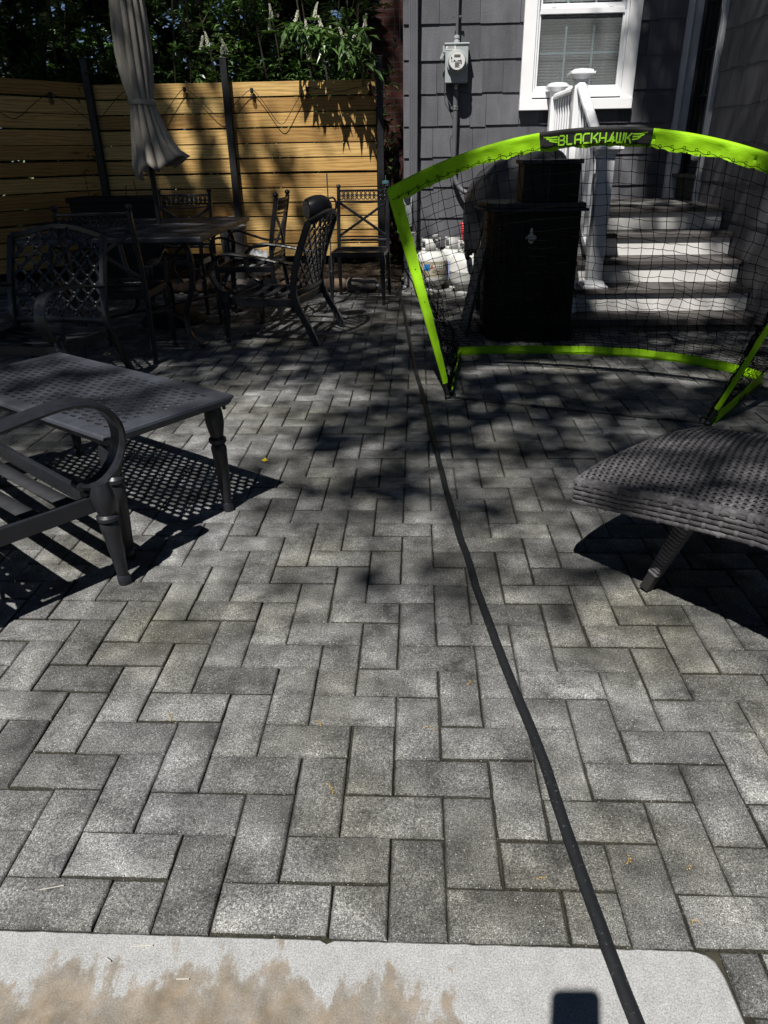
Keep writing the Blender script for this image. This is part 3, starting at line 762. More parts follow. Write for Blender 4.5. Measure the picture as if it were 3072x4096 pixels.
# ================================================================ FURNITURE
def perforated(mb, x0, x1, y0, y1, z, px, py, hw, hh, th=.006, xf=None):
    """plate with staggered rows of elongated octagonal slots (real holes with walls)"""
    ny = max(1, round((y1-y0)/py)); py = (y1-y0)/ny; nx = max(1, round((x1-x0)/px)); px = (x1-x0)/nx
    f = xf or (lambda x, y, z: (x, y, z))
    def cell(cx, cy, wx, hole=True, xa=None, xb=None):
        xa = cx-wx/2 if xa is None else xa; xb = cx+wx/2 if xb is None else xb
        ya, yb = cy-py/2, cy+py/2
        if not hole:
            b = len(mb.v); mb.v += [f(xa, ya, z), f(xb, ya, z), f(xb, yb, z), f(xa, yb, z)]; mb.face((b, b+1, b+2, b+3)); return
        outer = [(xa, ya), (cx, ya), (xb, ya), (xb, cy), (xb, yb), (cx, yb), (xa, yb), (xa, cy)]
        k = .45
        inner = [(cx-hw, cy-hh*k), (cx-hw*k*0, cy-hh), (cx+hw, cy-hh*k), (cx+hw, cy), (cx+hw, cy+hh*k), (cx, cy+hh), (cx-hw, cy+hh*k), (cx-hw, cy)]
        inner[0] = (cx-hw*.72, cy-hh*.85); inner[2] = (cx+hw*.72, cy-hh*.85); inner[4] = (cx+hw*.72, cy+hh*.85); inner[6] = (cx-hw*.72, cy+hh*.85)
        b = len(mb.v)
        for p in outer: mb.v.append(f(p[0], p[1], z))
        for p in inner: mb.v.append(f(p[0], p[1], z-.0008))
        for p in inner: mb.v.append(f(p[0], p[1], z-th))
        for p in outer: mb.v.append(f(p[0], p[1], z-th))
        for q in range(8):
            r2 = (q+1) % 8
            mb.face((b+q, b+r2, b+8+r2, b+8+q)); mb.face((b+8+q, b+8+r2, b+16+r2, b+16+q)); mb.face((b+24+r2, b+24+q, b+16+q, b+16+r2))
    for j in range(ny):
        cy = y0+(j+.5)*py
        if j % 2 == 0:
            for i in range(nx): cell(x0+(i+.5)*px, cy, px)
        else:
            cell(0, cy, 0, False, x0, x0+px/2); cell(0, cy, 0, False, x1-px/2, x1)
            for i in range(nx-1): cell(x0+(i+1)*px, cy, px)
def turned_leg(x, y, ztop, foot=(0, 0), k=1.0, splay=0):
    m = MB(); prof = [(0, 0), (.017, 0), (.019, .012), (.018, .028), (.0145, .034), (.0165, .042), (.021, .12), (.0255, ztop*.55), (.027, ztop*.60), (.022, ztop*.635), (.030, ztop*.655), (.030, ztop*.685), (.022, ztop*.705), (.025, ztop*.74), (.031, ztop*.82), (.031, ztop*.90), (.024, ztop), (0, ztop)]
    m.lathe([(r*k, z) for r, z in prof], (0, 0, 0), 14)
    for i, (a, b2, z) in enumerate(m.v): m.v[i] = (x+foot[0]*(1-z/ztop)+a, y+foot[1]*(1-z/ztop)+b2, z)
    return m

def make_coffee_table():
    L, W, H = 1.04, .492, .44
    t = thing('coffee_table', 'low grey-black cast metal coffee table with a slotted top in the left foreground', 'coffee table')
    m = MB(); perforated(m, -L/2+.045, L/2-.045, -W/2+.045, W/2-.045, H-.002, .046, .0262, .0150, .0084, .006)
    for s_ in (1,):
        e = .045
        for (a, b2, c, d) in ((-L/2, L/2, -W/2, -W/2+e), (-L/2, L/2, W/2-e, W/2), (-L/2, -L/2+e, -W/2+e, W/2-e), (L/2-e, L/2, -W/2+e, W/2-e)):
            m.box(((a+b2)/2, (c+d)/2, H-.0035), (b2-a, d-c, .007))
    m.build('tabletop', M['table_metal'], t, smooth=0)
    r = MB(); prof = [(0, 0), (.006, -.004), (.008, -.012), (.002, -.018), (-.002, -.028), (-.008, -.036), (-.016, -.040), (-.016, -.006), (-.010, 0)]
    b = len(r.v)
    for (o, z) in prof:
        for sx, sy in ((-1,-1),(1,-1),(1,1),(-1,1)): r.v.append((sx*(L/2+o), sy*(W/2+o), H-.0005+z))
    n = len(prof)
    for i in range(n):
        for q in range(4): r.face((b+4*i+q, b+4*i+(q+1)%4, b+4*((i+1)%n)+(q+1)%4, b+4*((i+1)%n)+q))
    r.build('rim', M['table_metal'], t, smooth=.5)
    for sx in (-1, 1):
        for sy in (-1, 1):
            turned_leg(sx*(L/2-.055), sy*(W/2-.04), H-.03, (sx*.012, sy*.006), 1.02).build('leg', M['metal'], t)
            bt = MB(); bt.lathe([(0, 0), (.006, 0), (.006, .012), (0, .012)], (sx*(L/2-.018), sy*(W/2-.02), H-.052), 8); bt.build('bolt', M['metal'], t)
    return t
ct = make_coffee_table()
# measured corners: right (-.587,1.594) near (-.88,1.198) back (-1.445,2.183)
ct.location = ((-.88-1.445)/2+.008, (1.198+2.183)/2, 0); ct.rotation_euler = (0, 0, math.atan2(-.589, .858))

def armchair(name, label, hw=.300, cat='armchair', grp='cast metal lounge armchairs without cushions'):
    t = thing(name, label, cat, group=grp); e_ = hw-.300; RX = lambda x: x+math.copysign(e_, x) if e_ else x; SW = .285+e_
    mt = M['metal']
    zs_ = .275
    for s_ in (-1, 1):
        turned_leg(s_*hw, .300, .34, (s_*.012, .012), 1.08).build('leg', mt, t)
        m = MB(); m.sweep(spline([(s_*(.305+e_), -.335, 0), (s_*(.300+e_), -.29, .10), (s_*(.295+e_), -.215, .24), (s_*(.290+e_), -.185, .36), (s_*(.288+e_), -.215, .52), (s_*(.286+e_), -.275, .68), (s_*(.285+e_), -.315, .775)], 6), HEX(.030, .042), up=(0, 1, 0))
        m.build('leg', mt, t)
        a = MB()
        path = spline([(s_*(q0+e_), q1, q2) for q0, q1, q2 in ((.290, -.20, .525), (.300, -.12, .535), (.306, .0, .555), (.303, .15, .575), (.297, .26, .580), (.291, .335, .558), (.287, .382, .505), (.284, .392, .445), (.282, .370, .385), (.280, .33, .345), (.279, .285, .330), (.278, .25, .340))], 6)
        n = len(path); a.sweep(path, HEX(.050, .017, .35), up=(1, 0, 0) if False else (0, 0, 1)) if False else None
        # flat arm, wide across x
        b = len(a.v); prev = None; sec = [(-.5, -.5), (.5, -.5), (.62, 0), (.5, .5), (-.5, .5), (-.62, 0)]
        for i, p in enumerate(path):
            tt = (path[min(i+1, n-1)]-path[max(i-1, 0)]).normalized(); sd_ = Vector((1, 0, 0)); sd_ = (sd_-tt*sd_.dot(tt)).normalized(); u2 = sd_.cross(tt)
            f_ = i/(n-1); wd = .036+.018*min(1, f_*4) - .016*max(0, f_-.7)/.3; thk = .016+.002*math.sin(f_*3)
            for (x, y) in sec: a.v.append(tuple(p+sd_*x*wd+u2*y*thk))
        for i in range(n-1):
            for q in range(6): a.face((b+6*i+q, b+6*i+(q+1)%6, b+6*i+6+(q+1)%6, b+6*i+6+q))
        a.face([b+q for q in range(6)]); a.face([b+6*(n-1)+q for q in range(6)][::-1])
        e = path[-1]; a.tube([(e.x-.021, e.y, e.z), (e.x+.021, e.y, e.z)], .012, 10)
        a.build('armrest', mt, t)
    m = MB()
    m.bar((-SW, .285, zs_), (SW, .285, zs_), .018, .05); m.bar((-SW, -.185, zs_), (SW, -.185, zs_), .018, .05)
    m.bar((-SW-.002, -.19, zs_), (-SW-.002, .29, zs_), .018, .05); m.bar((SW+.002, -.19, zs_), (SW+.002, .29, zs_), .018, .05)
    m.build('seat_frame', mt, t, smooth=0, bevel=.003)
    for k in range(4):
        y = -.10+k*.105; s2 = MB(); s2.grid(lambda u, v: (-SW+.005+(2*SW-.01)*u, y-.024+.048*v, zs_+.018-.018*math.sin(math.pi*u)), 8, 1); s2.build('strap', M['strap'], t, solid=.003)
    # curved lattice back
    def bp(x, q):   # q 0..1 up the back
        z = .335+(.775-.335)*q + .0*x; y = -.185-.13*q**1.6 - .030*(1-(x/(SW+.005))**2)
        return Vector((x, y, z))
    def topq(x): return 1.0+.11*max(0, math.cos(x/(SW+.005)*math.pi/2))**1.2
    m = MB(); m.sweep([bp(-SW+2*SW*i/20, topq(-SW+2*SW*i/20)) for i in range(21)], HEX(.030, .034), up=(0, 0, 1)); m.build('top_rail', mt, t)
    m = MB(); m.sweep([bp(-SW+2*SW*i/16, 0) for i in range(17)], HEX(.022, .036), up=(0, 0, 1)); m.build('bottom_rail', mt, t)
    lat = MB(); H_ = .44; st = .092
    for sgn in (1, -1):
        for k in range(-14, 20):
            pts = []
            for i in range(0, 61):
                x = -SW+.005+(2*SW-.01)*i/60; q = (sgn*x+k*st-.05)/H_*1.02
                if 0 <= q <= topq(x): pts.append(bp(x, q) + Vector((0, .002*sgn, 0)))
            if len(pts) > 3: lat.sweep([pts[0]]+pts[2:-2:4]+[pts[-1]], [(-.0075, -.003), (.0075, -.003), (.0075, .003), (-.0075, .003)], up=(0, 1, 0.01))
    for k in range(-14, 20):
        for k2 in range(-14, 20):
            # x + k st = -x + k2 st
            x = (k2-k)*st/2; q = (x+k*st-.05)/H_*1.02
            if abs(x) < SW-.015 and .03 < q < topq(x)-.03:
                p = bp(x, q); ring = [p+Vector((math.cos(a)*.013, 0.006, math.sin(a)*.013)) for a in [i*math.pi/4 for i in range(8)]]
                lat.tube(ring, .0055, 5, closed=True)
    lat.build('lattice_back', mt, t, smooth=.8)
    return t
M['strap'] = varied('painted_slat', (.026, .027, .031, 1), .2, 30, .8, .2)
ac0 = armchair('armchair', 'black cast metal armchair seen from the side between the dining table and the lime goal')
ac0.location = (-.893, 4.462, 0); ac0.rotation_euler = (0, 0, R(78.6))
ac1 = copy_tree(ac0); ac1['label'] = 'black cast metal armchair with a diamond lattice back facing the viewer behind the coffee table'
ac1.location = (-2.02, 3.18, 0); ac1.rotation_euler = (0, 0, R(172))
ac2 = armchair('loveseat', 'wide black cast metal loveseat cut off by the left edge before the coffee table', .56, 'loveseat', None)
ac2.location = (-.841-(.56+.012)*.770-.312*.638, 1.091+(.56+.012)*.638-.312*.770, 0); ac2.rotation_euler = (0, 0, R(-39.7))


def dining_chair(name, label, arms):
    t = thing(name, label, 'dining chair', group='cast metal dining chairs with crossed backs'); mt = M['metal']
    def post_pts(s_): return spline([(s_*.225, -.255, 0), (s_*.222, -.225, .2), (s_*.218, -.205, .40), (s_*.216, -.215, .6), (s_*.214, -.255, .80), (s_*.214, -.27, .885)], 5)
    for s_ in (-1, 1):
        m = MB(); m.sweep(post_pts(s_), HEX(.028, .030), up=(0, 1, 0)); lg = m.build('leg', mt, t)
        m = MB(); m.lathe([(0, -.02), (.016, -.016), (.017, -.006), (.012, -.002), (.019, .006), (.021, .014), (.016, .026), (.006, .031), (0, .031)], (s_*.214, -.27, .895), 12); m.build('finial', mt, lg)
        turned_leg(s_*.215, .215, .40, (s_*.008, .012), .85).build('leg', mt, t)
    m = MB(); m.bar((-.22, .215, .405), (.22, .215, .405), .02, .04); m.bar((-.22, -.2, .405), (.22, -.2, .405), .02, .04); m.bar((-.218, -.2, .405), (-.218, .215, .405), .02, .04); m.bar((.218, -.2, .405), (.218, .215, .405), .02, .04)
    m.build('seat_frame', mt, t, smooth=0, bevel=.003)
    for k in range(4):
        y = -.13+k*.09; s2 = MB(); s2.grid(lambda u, v: (-.215+.43*u, y-.024+.048*v, .412-.012*math.sin(math.pi*u)), 8, 1); s2.build('strap', M['strap'], t, solid=.003)
    def bp(x, z): return Vector((x, -.205-.018*(1-(x/.215)**2)-.065*max(0, (z-.45)/.43)**1.5, z))
    for z, h in ((.875, .016), (.790, .012), (.478, .020), (.505, .012)):
        m = MB(); m.sweep([bp(-.212+.424*i/14, z-(0 if z > .8 else .012*math.sin(math.pi*i/14) if z > .7 else 0)) for i in range(15)], HEX(.016, h), up=(0, 0, 1)); m.build('back_rail', mt, t)
    m = MB()
    for s_ in (-1, 1):
        m.sweep([bp(s_*(-.205+.41*i/10), .515+.265*i/10)+Vector((0, .004*s_, 0)) for i in range(11)], HEX(.022, .016), up=(0, 1, 0))
    m.build('crossed_brace', mt, t)
    m = MB(); nx = 11
    for i in range(nx):
        for j in range(2):
            x = -.19+.38*i/(nx-1); z = .818+.036*j; p = bp(x, z)
            m.tube([p+Vector((math.cos(a)*.0155, 0, math.sin(a)*.0155)) for a in [q*math.pi/4 for q in range(8)]], .0045, 5, closed=True)
    for i in range(nx-1): p = bp(-.171+.38*i/(nx-1), .836); m.lathe([(0, -.003), (.009, -.003), (.009, .003), (0, .003)], tuple(p), 6, 'Y')
    m.build('pierced_band', mt, t)
    if arms:
        for s_ in (-1, 1):
            m = MB(); m.sweep(spline([(s_*.216, -.21, .575), (s_*.245, -.08, .565), (s_*.252, .05, .60), (s_*.25, .15, .63), (s_*.245, .215, .61), (s_*.235, .235, .55), (s_*.222, .225, .42)], 6), HEX(.030, .015), up=(1, 0, 0.01) if False else (0, 0.3, 1))
            m.build('armrest', mt, t)
    return t
dA = dining_chair('dining_chair', 'dark metal dining chair nearest the viewer at the table, its back to the viewer', True)
dA.location = (-1.83, 3.92, 0); dA.rotation_euler = (0, 0, R(2))
dF = copy_tree(dA); dF['label'] = 'dark metal dining chair seen edge-on at the right side of the dining table'; dF.location = (-1.22, 5.02, 0); dF.rotation_euler = (0, 0, R(88))
dG = copy_tree(dA); dG['label'] = 'dark metal dining chair on the far side of the dining table, below the fence post'; dG.location = (-1.88, 5.42, 0); dG.rotation_euler = (0, 0, R(180))
dE = dining_chair('dining_chair', 'armless dark metal chair standing alone in front of the sunlit fence end', False)
dE.location = (-.44, 5.80, 0); dE.rotation_euler = (0, 0, R(176))

# dining table
DT = thing('dining_table', 'rectangular dark metal dining table with the closed parasol through its middle', 'dining table', (-1.87, 4.68, 0), R(1))
m = MB(); perforated(m, -.53, .53, -.74, .74, .718, .034, .030, .0105, .010, .006)
for (a, b2, c, d) in ((-.57, .57, -.78, -.74), (-.57, .57, .74, .78), (-.57, -.53, -.74, .74), (.53, .57, -.74, .74)): m.box(((a+b2)/2, (c+d)/2, .715), (b2-a, d-c, .007))
m.build('tabletop', M['table_metal'], DT, smooth=0)
m = MB(); b = 0
prof = [(0, 0), (.006, -.006), (.006, -.026), (-.002, -.034), (-.012, -.034), (-.012, -.004)]
for (o, z) in prof:
    for sx, sy in ((-1,-1),(1,-1),(1,1),(-1,1)): m.v.append((sx*(.57+o), sy*(.78+o), .7195+z))
for i in range(len(prof)):
    for q in range(4): m.face((4*i+q, 4*i+(q+1)%4, 4*((i+1)%len(prof))+(q+1)%4, 4*((i+1)%len(prof))+q))
m.build('rim', M['table_metal'], DT, smooth=.5)
for sx in (-1, 1):
    for sy in (-1, 1):
        m = MB(); m.sweep(spline([(sx*.42, sy*.60, .69), (sx*.46, sy*.64, .55), (sx*.43, sy*.61, .38), (sx*.36, sy*.55, .22), (sx*.36, sy*.55, .10), (sx*.42, sy*.60, .03), (sx*.47, sy*.64, .012)], 6), HEX(.032, .032), up=(0, 1, 0.05)); m.build('leg', M['metal'], DT)
        m = MB(); m.sweep(spline([(sx*.43, sy*.61, .66), (sx*.34, sy*.54, .60), (sx*.30, sy*.50, .50), (sx*.36, sy*.55, .42)], 5), HEX(.014, .014), up=(0, 1, 0.05)); m.build('scroll_bracket', M['metal'], DT)
m = MB(); m.tube([(.36, .55, .16), (-.36, -.55, .16)], .010, 8); m.tube([(-.36, .55, .16), (.36, -.55, .16)], .010, 8); m.build('stretcher', M['metal'], DT)

# parasol (closed)
UM = thing('parasol', 'closed taupe canvas parasol tied with a strap, standing through the dining table', 'parasol', (-1.855, 4.90, 0))
m = MB(); m.tube([(0, 0, .06), (0, 0, 2.85)], .019, 14); m.build('pole', M['post'], UM)
m = MB(); m.lathe([(0, 0), (.24, 0), (.25, .02), (.22, .05), (.06, .07), (.035, .09), (.03, .30), (0, .30)], (0, 0, 0), 24); m.build('base', M['resin'], UM)
prof = [(2.85, .035, 0, 0), (2.6, .07, -.006, 0), (2.35, .095, -.008, 0), (2.10, .112, -.010, 0), (1.95, .120, -.010, 0), (1.80, .124, -.012, 0), (1.68, .116, -.010, 0), (1.60, .104, -.008, 0), (1.54, .090, -.004, 0), (1.505, .086, 0, 0), (1.46, .092, .004, 0), (1.38, .108, .012, .05), (1.28, .130, .022, .12), (1.18, .156, .036, .2), (1.12, .176, .045, .28), (1.08, .185, .050, .34)]
NS = 112; cp_ = MB()
rng = random.Random(3); ph = [rng.uniform(-.25, .25) for _ in range(16)]; lenj = [rng.uniform(-.075, .055) for _ in range(16)]
for zi, (z, r, ox, fl) in enumerate(prof):
    for q in range(NS):
        a = 2*math.pi*q/NS; k = int(q/NS*14) % 14; k2 = (k+1) % 14; fr_ = q/NS*14-int(q/NS*14)
        pl = abs(math.sin(7*a + .35*math.sin(3*a+z*1.3) + .25*math.sin(2*a)))
        amp = .34 if z > 1.62 else (.22 if z > 1.48 else .36)
        rad = r*(1-amp+amp*pl**.7) * (1+.10*noise.noise(Vector((math.cos(a)*1.5, math.sin(a)*1.5, z*2))))
        # lower skirt leans out towards +x on the right side
        if fl: rad *= 1 + fl*.68*max(0, math.cos(a-.15))**1.5 - fl*.18*max(0, -math.cos(a))
        zz = z
        if fl > .15: zz += (lenj[k]*(1-fr_)+lenj[k2]*fr_)*min(1, (fl-.15)*5) + .10*max(0, math.cos(a))**2*(fl-.15)*3 + .02*(pl-.5)*fl*3
        cp_.v.append((ox+rad*math.cos(a), rad*math.sin(a)*.85, zz))
for zi in range(len(prof)-1):
    for q in range(NS): cp_.face((zi*NS+q, zi*NS+(q+1)%NS, (zi+1)*NS+(q+1)%NS, (zi+1)*NS+q))
cp_.build('canopy', M['umbrella'], UM, smooth=1.0, solid=.003)
m = MB(); 
for z0 in (1.49,): m.lathe([(.091, z0-.004), (.0935, z0+.002), (.0935, z0+.026), (.091, z0+.030)], (.001, 0, 0), 36, caps=False)
for i, (x, y, z) in enumerate(m.v): m.v[i] = (x, y*.88, z-.06*x)
m.build('tie_strap', M['umbrella'], UM, solid=.003)
m = MB()
for q in range(8):
    a = q*math.pi/4+.2; m.tube([(.02*math.cos(a), .02*math.sin(a), 2.7), (.055*math.cos(a), .05*math.sin(a), 1.5), (.075*math.cos(a)+.03, .06*math.sin(a), 1.10+.03*(q % 3))], .005, 5)
m.build('ribs', M['post'], UM)

# egg-shaped black pod on a rod
EG = thing('egg_shaped_pod', 'black egg-shaped pod with a speckled flat face and loop handle above the side-on armchair', 'garden ornament', (-.645, 4.78, 0))
m = MB(); m.lathe([(0, -.105), (.060, -.105), (.074, -.095), (.084, -.06), (.088, -.02), (.083, .025), (.066, .06), (.036, .082), (0, .09)], (0, 0, 0), 28, 'X', caps=False)
rot = Matrix.Rotation(R(-8), 3, 'Y') @ Matrix.Rotation(R(28), 3, 'Z')
for i, p in enumerate(m.v): m.v[i] = tuple(rot @ Vector(p) + Vector((0, 0, .822)))
m.build('pod_shell', M['gloss_black'], EG)
m = MB(); m.lathe([(0, -.1065), (.061, -.1065), (.061, -.104), (0, -.104)], (0, 0, 0), 24, 'X')
for i, p in enumerate(m.v): m.v[i] = tuple(rot @ Vector(p) + Vector((0, 0, .822)))
m.build('speckled_face', M['pot_face'], EG)
m = MB(); m.tube(spline([(.06, 0, .88), (.10, 0, .885), (.118, 0, .85), (.108, 0, .80), (.075, 0, .775)], 6), .007, 8); m.build('loop_handle', M['gloss_black'], EG)
m = MB(); m.tube([(.06, .05, 0), (.06, .04, .5), (.058, .03, 1.04)], .005, 6); m.build('rod', M['steel'], EG)

# ================================================================ GRILL, CABINET, TANKS
GR = thing('covered_grill', 'gas grill under a wrinkled black fabric cover against the dark shingle wall', 'grill', (.80, 5.32, 0))
def cover_pt(u, v):
    a = 2*math.pi*u; q = v
    ca, sa = math.cos(a), math.sin(a); e = .62
    X = math.copysign(abs(ca)**e, ca); Y = math.copysign(abs(sa)**e, sa)
    # q 0 = crown, 1 = hem
    r = min(1.0, (math.sin(min(q, .55)/.55*math.pi/2))**.62)
    z = 1.165 - .02*q - (.20*(q/.55)**2.6 if q < .55 else .20 + (q-.55)/.45*.33)
    hx, hy = .375, .27
    if q > .55: s_ = 1-.04*(q-.55)
    else: s_ = 1
    zz = z - (.19*max(0, -X)**2*r if q < .9 else .19*max(0, -X)**2) + .05*max(0, X)*r*(1-q)
    f1 = .016*math.sin(13*a+5*q)+.013*math.sin(29*a+2)*q
    w_ = f1*min(1, q*1.6) + .022*noise.noise(Vector((X*3.2, Y*3.2, zz*4))) + .008*noise.noise(Vector((X*11, Y*11, zz*12)))
    return (X*r*(hx*s_+w_) , Y*r*(hy*s_+w_), zz + .012*noise.noise(Vector((X*4, Y*4, 7))) + (.03*math.sin(5*a)*(q-.7)/.3 if q > .7 else 0))
m = MB(); m.grid(cover_pt, 120, 44); m.build('fabric_cover', M['cover'], GR, smooth=1.0, solid=.003)
for sx in (-1, 1):
    for sy in (-1, 1):
        m = MB(); m.bar((sx*.27, sy*.18, .03), (sx*.27, sy*.18, .62), .035, .035); m.build('leg', M['metal'], GR, smooth=0)
m = MB(); m.box((0, 0, .16), (.58, .40, .02)); m.build('lower_shelf', M['metal'], GR, smooth=0)
for sy in (-1, 1):
    m = MB(); m.lathe([(0, -.015), (.05, -.015), (.055, 0), (.05, .015), (0, .015)], (.30, sy*.2, .055), 16, 'Y'); m.build('wheel', M['rubber'], GR)
# red coiled hose hanging at the grill
m = MB()
zz = .61
while zz > .462:
    m.lathe([(.010, -.010), (.022, -.008), (.026, 0), (.022, .008), (.010, .010)], (.440+.03*(.62-zz)/.17, 5.88, zz), 16); zz -= .019
tag(m.build('red_bellows_handle', M['red']), 'bright red ribbed rubber piece sticking up behind the front gas tank', 'hose')

def gas_tank(label, loc, r=.152, h=.30, rz=0, kind=0):
    t = thing('gas_tank', label, 'gas tank', loc, rz, group='white propane tanks beside the grill')
    m = MB(); prof = [(0, .028), (.08, .030), (.125, .050), (.148, .085), (r, .12)]
    prof += [(r, .185), (r+.0015, .188), (r, .191), (r, .245), (.146, .285), (.125, .318), (.09, .342), (.04, .352), (0, .353)]
    m.lathe(prof, (0, 0, 0), 36, caps=False); m.build('tank_body', M['tank'], t)
    m = MB(); m.lathe([(.102, .0), (.104, .0), (.104, .045), (.102, .045)], (0, 0, 0), 28, caps=False); f_ = m.build('foot_ring', M['tank'], t, solid=.003)
    # collar with two cut-outs
    m = MB(); n = 36
    for i in range(n):
        a0 = 2*math.pi*i/n; a1 = 2*math.pi*(i+1)/n
        def q(z0, z1):
            b = len(m.v)
            for (a, z) in ((a0, z0), (a1, z0), (a1, z1), (a0, z1)): m.v.append((.086*math.cos(a), .086*math.sin(a), z))
            m.face((b, b+1, b+2, b+3))
        d = math.degrees(a0)
        openf = (20 < d < 160)
        hole = (190 < d < 235) or (300 < d < 345)
        if openf: q(.335, .35)
        elif hole: q(.335, .372); q(.412, .452)
        else: q(.335, .452)
    m.build('collar', M['tank'], t, solid=.003)
    m = MB(); m.lathe([(.018, .34), (.018, .37), (.012, .375), (.012, .40), (.02, .402), (.02, .415), (0, .415)], (0, 0, 0), 12); m.tube([(0, 0, .385), (.0, -.04, .385)], .010, 8)
    m.build('valve', M['steel'], t)
    if kind:
        m = MB(); b = 0; n = 20
        def band(a0, a1, z0, z1, mat, nm, off=.0015, wig=0):
            m = MB(); 
            for i in range(n+1):
                a = R(a0+(a1-a0)*i/n); 
                for z in (z0, z1): m.v.append(((r+off)*math.cos(a), (r+off)*math.sin(a), z+wig*math.sin(i*1.7)))
            for i in range(n): m.face((2*i, 2*i+2, 2*i+3, 2*i+1))
            return m.build(nm, M[mat], t, smooth=1)
        if kind == 1:
            band(150, 390, .125, .26, 'tank_label', 'wrapped_label', .0015)
            for (a0, a1, z0, z1, mt_) in ((254, 274, .185, .24, 'blue'), (278, 283, .205, .225, 'red')): band(a0, a1, z0, z1, mt_, 'label_patch', .003)
            for k in range(5):
                a = 286+k*8; band(a, a+rr(3, 5.5), .205+rr(-.004, .004), .232, 'face', 'label_lettering', .003)
            for k in range(9):
                a = rr(215, 310); band(a, a+rr(8, 22), (z := rr(.13, .20)), z+rr(.002, .006), 'ink', 'label_lettering', .0026)
        if kind == 2:
            band(200, 300, .10, .245, 'lilac', 'wrapped_label', .0015); band(208, 243, .165, .235, 'blue', 'label_patch', .003)
            for k in range(5): band(212, 240, .15-k*.011, .153-k*.011, 'face', 'label_lettering', .003)
    return t
tk = gas_tank('white gas tank with a torn dirty label, nearest the drain pipe', (.178, 6.36, 0), kind=1, rz=R(-8))
m = MB(); m.lathe([(.026, .452), (.028, .484), (.032, .486), (.032, .452)], (.05, -.07, 0), 18, caps=False); m.build('collar_lug', M['tank'], tk, solid=.003)
gas_tank('white gas tank with a blue label, half hidden behind the plain one', (.40, 6.50, 0), kind=2, rz=R(-6))
tk = gas_tank('plain white gas tank with a black valve knob in front of the other two', (.505, 6.19, 0), r=.158, kind=0, rz=R(12))
m = MB(); m.lathe([(0, 0), (.024, 0), (.028, .006), (.028, .016), (.016, .022), (.016, .05), (.022, .056), (.024, .07), (0, .074)], (-.01, -.095, .345), 14); m.build('valve_knob', M['gloss_black'], tk)

# storage cabinet with a rounded left front
SC = thing('storage_cabinet', 'very dark brown storage cabinet with rounded left side and a bottle opener on its front', 'cabinet', (0, 0, 0))
plan = [(1.085, 4.22), (.615, 4.195), (.598, 4.205), (.548, 4.30), (.512, 4.43), (.505, 4.62), (1.085, 4.66)]
def offset_plan(pl, d):
    cx_, cy_ = .82, 4.44
    return [(x+math.copysign(d, x-cx_)*min(1, abs(x-cx_)/.2), y+math.copysign(d, y-cy_)*min(1, abs(y-cy_)/.15)) for x, y in pl]
m = MB(); m.prism(plan, .07, .835); m.build('cabinet_body', M['resin'], SC, smooth=0, bevel=.006)
m = MB(); m.prism(offset_plan(plan, .014), 0, .07); m.build('plinth', M['resin'], SC, smooth=0, bevel=.006)
m = MB(); tp = [(1.105, 4.185), (.60, 4.160), (.54, 4.19), (.49, 4.27), (.462, 4.40), (.457, 4.62), (1.105, 4.68)]; m.prism(tp, .836, .868); m.prism(offset_plan(tp, -.018), .818, .836); m.build('cabinet_top', M['resin_top'], SC, smooth=0, bevel=.008)
m = MB()
for (x0, x1, z0, z1) in ((.70, 1.04, .50, .77), (.70, 1.04, .12, .45)):
    for (a, b2, c, d) in ((x0, x1, z0, z0+.02), (x0, x1, z1-.02, z1), (x0, x0+.02, z0+.02, z1-.02), (x1-.02, x1, z0+.02, z1-.02)): m.box(((a+b2)/2, 4.208, (c+d)/2), (b2-a, .012, d-c))
for k in range(14): m.box((.73+k*.0225, 4.2105, .285), (.004, .006, .28))
m.build('front_door', M['resin'], SC, smooth=0, bevel=.002)
m = MB()    # basket-weave side vent on the angled left face
p0 = Vector((.592, 4.215, 0)); p1 = Vector((.512, 4.43, 0)); dv = (p1-p0); L_ = dv.length; dv.normalize(); nv = Vector((-dv.y, dv.x, 0)); nv = -nv if nv.x > 0 else nv
for i in range(6):
    for j in range(12):
        c = p0 + dv*(.012+(i+.5)*(L_-.024)/6) + Vector((0, 0, .50+j*.0235)); rot = Matrix((dv, nv, ZUP)).transposed()
        m.box(tuple(c + nv*(.006 if (i+j) % 2 else .001)), ((L_-.024)/6*.85, .008, .013), rot)
m.build('woven_vent', M['resin_top'], SC, smooth=0, bevel=.002)
op = MB(); op.prism([(-.006, .05), (.006, .05), (.010, .030), (.010, .012), (.030, .002), (.036, -.014), (.024, -.020), (.016, -.034), (.006, -.044), (-.006, -.044), (-.016, -.034), (-.024, -.020), (-.036, -.014), (-.030, .002), (-.010, .012), (-.010, .030)], -.004, .004, xf=lambda x, z, y: (.775+x, 4.192+y+(.012 if z < 0 else 0)*0, .672+z)); op.tube([(.747, 4.176, .66), (.803, 4.176, .66)], .005, 8); op.lathe([(0, 0), (.014, 0), (.016, .01), (.014, .012), (0, .004)], (.775, 4.180, .642), 14, 'Y')
op.build('bottle_opener', M['steel'], SC, smooth=.4, bevel=.0015)
# smaller lidded box standing on the cabinet
BX = thing('lidded_box', 'small black lidded box standing on top of the brown storage cabinet', 'box', (0, 0, 0))
m = MB(); m.prism([(1.065, 4.26), (.865, 4.22), (.715, 4.27), (.715, 4.58), (1.065, 4.58)], .8695, 1.085); m.build('box_body', M['resin'], BX, smooth=0, bevel=.003)
m = MB(); m.prism([(1.078, 4.245), (.865, 4.205), (.700, 4.258), (.700, 4.595), (1.078, 4.595)], 1.086, 1.110); m.build('box_lid', M['resin_top'], BX, smooth=0, bevel=.005)
m = MB(); m.box((.868, 4.2165, .975), (.006, .006, .20)); m.build('corner_trim', M['resin_top'], BX, smooth=0)
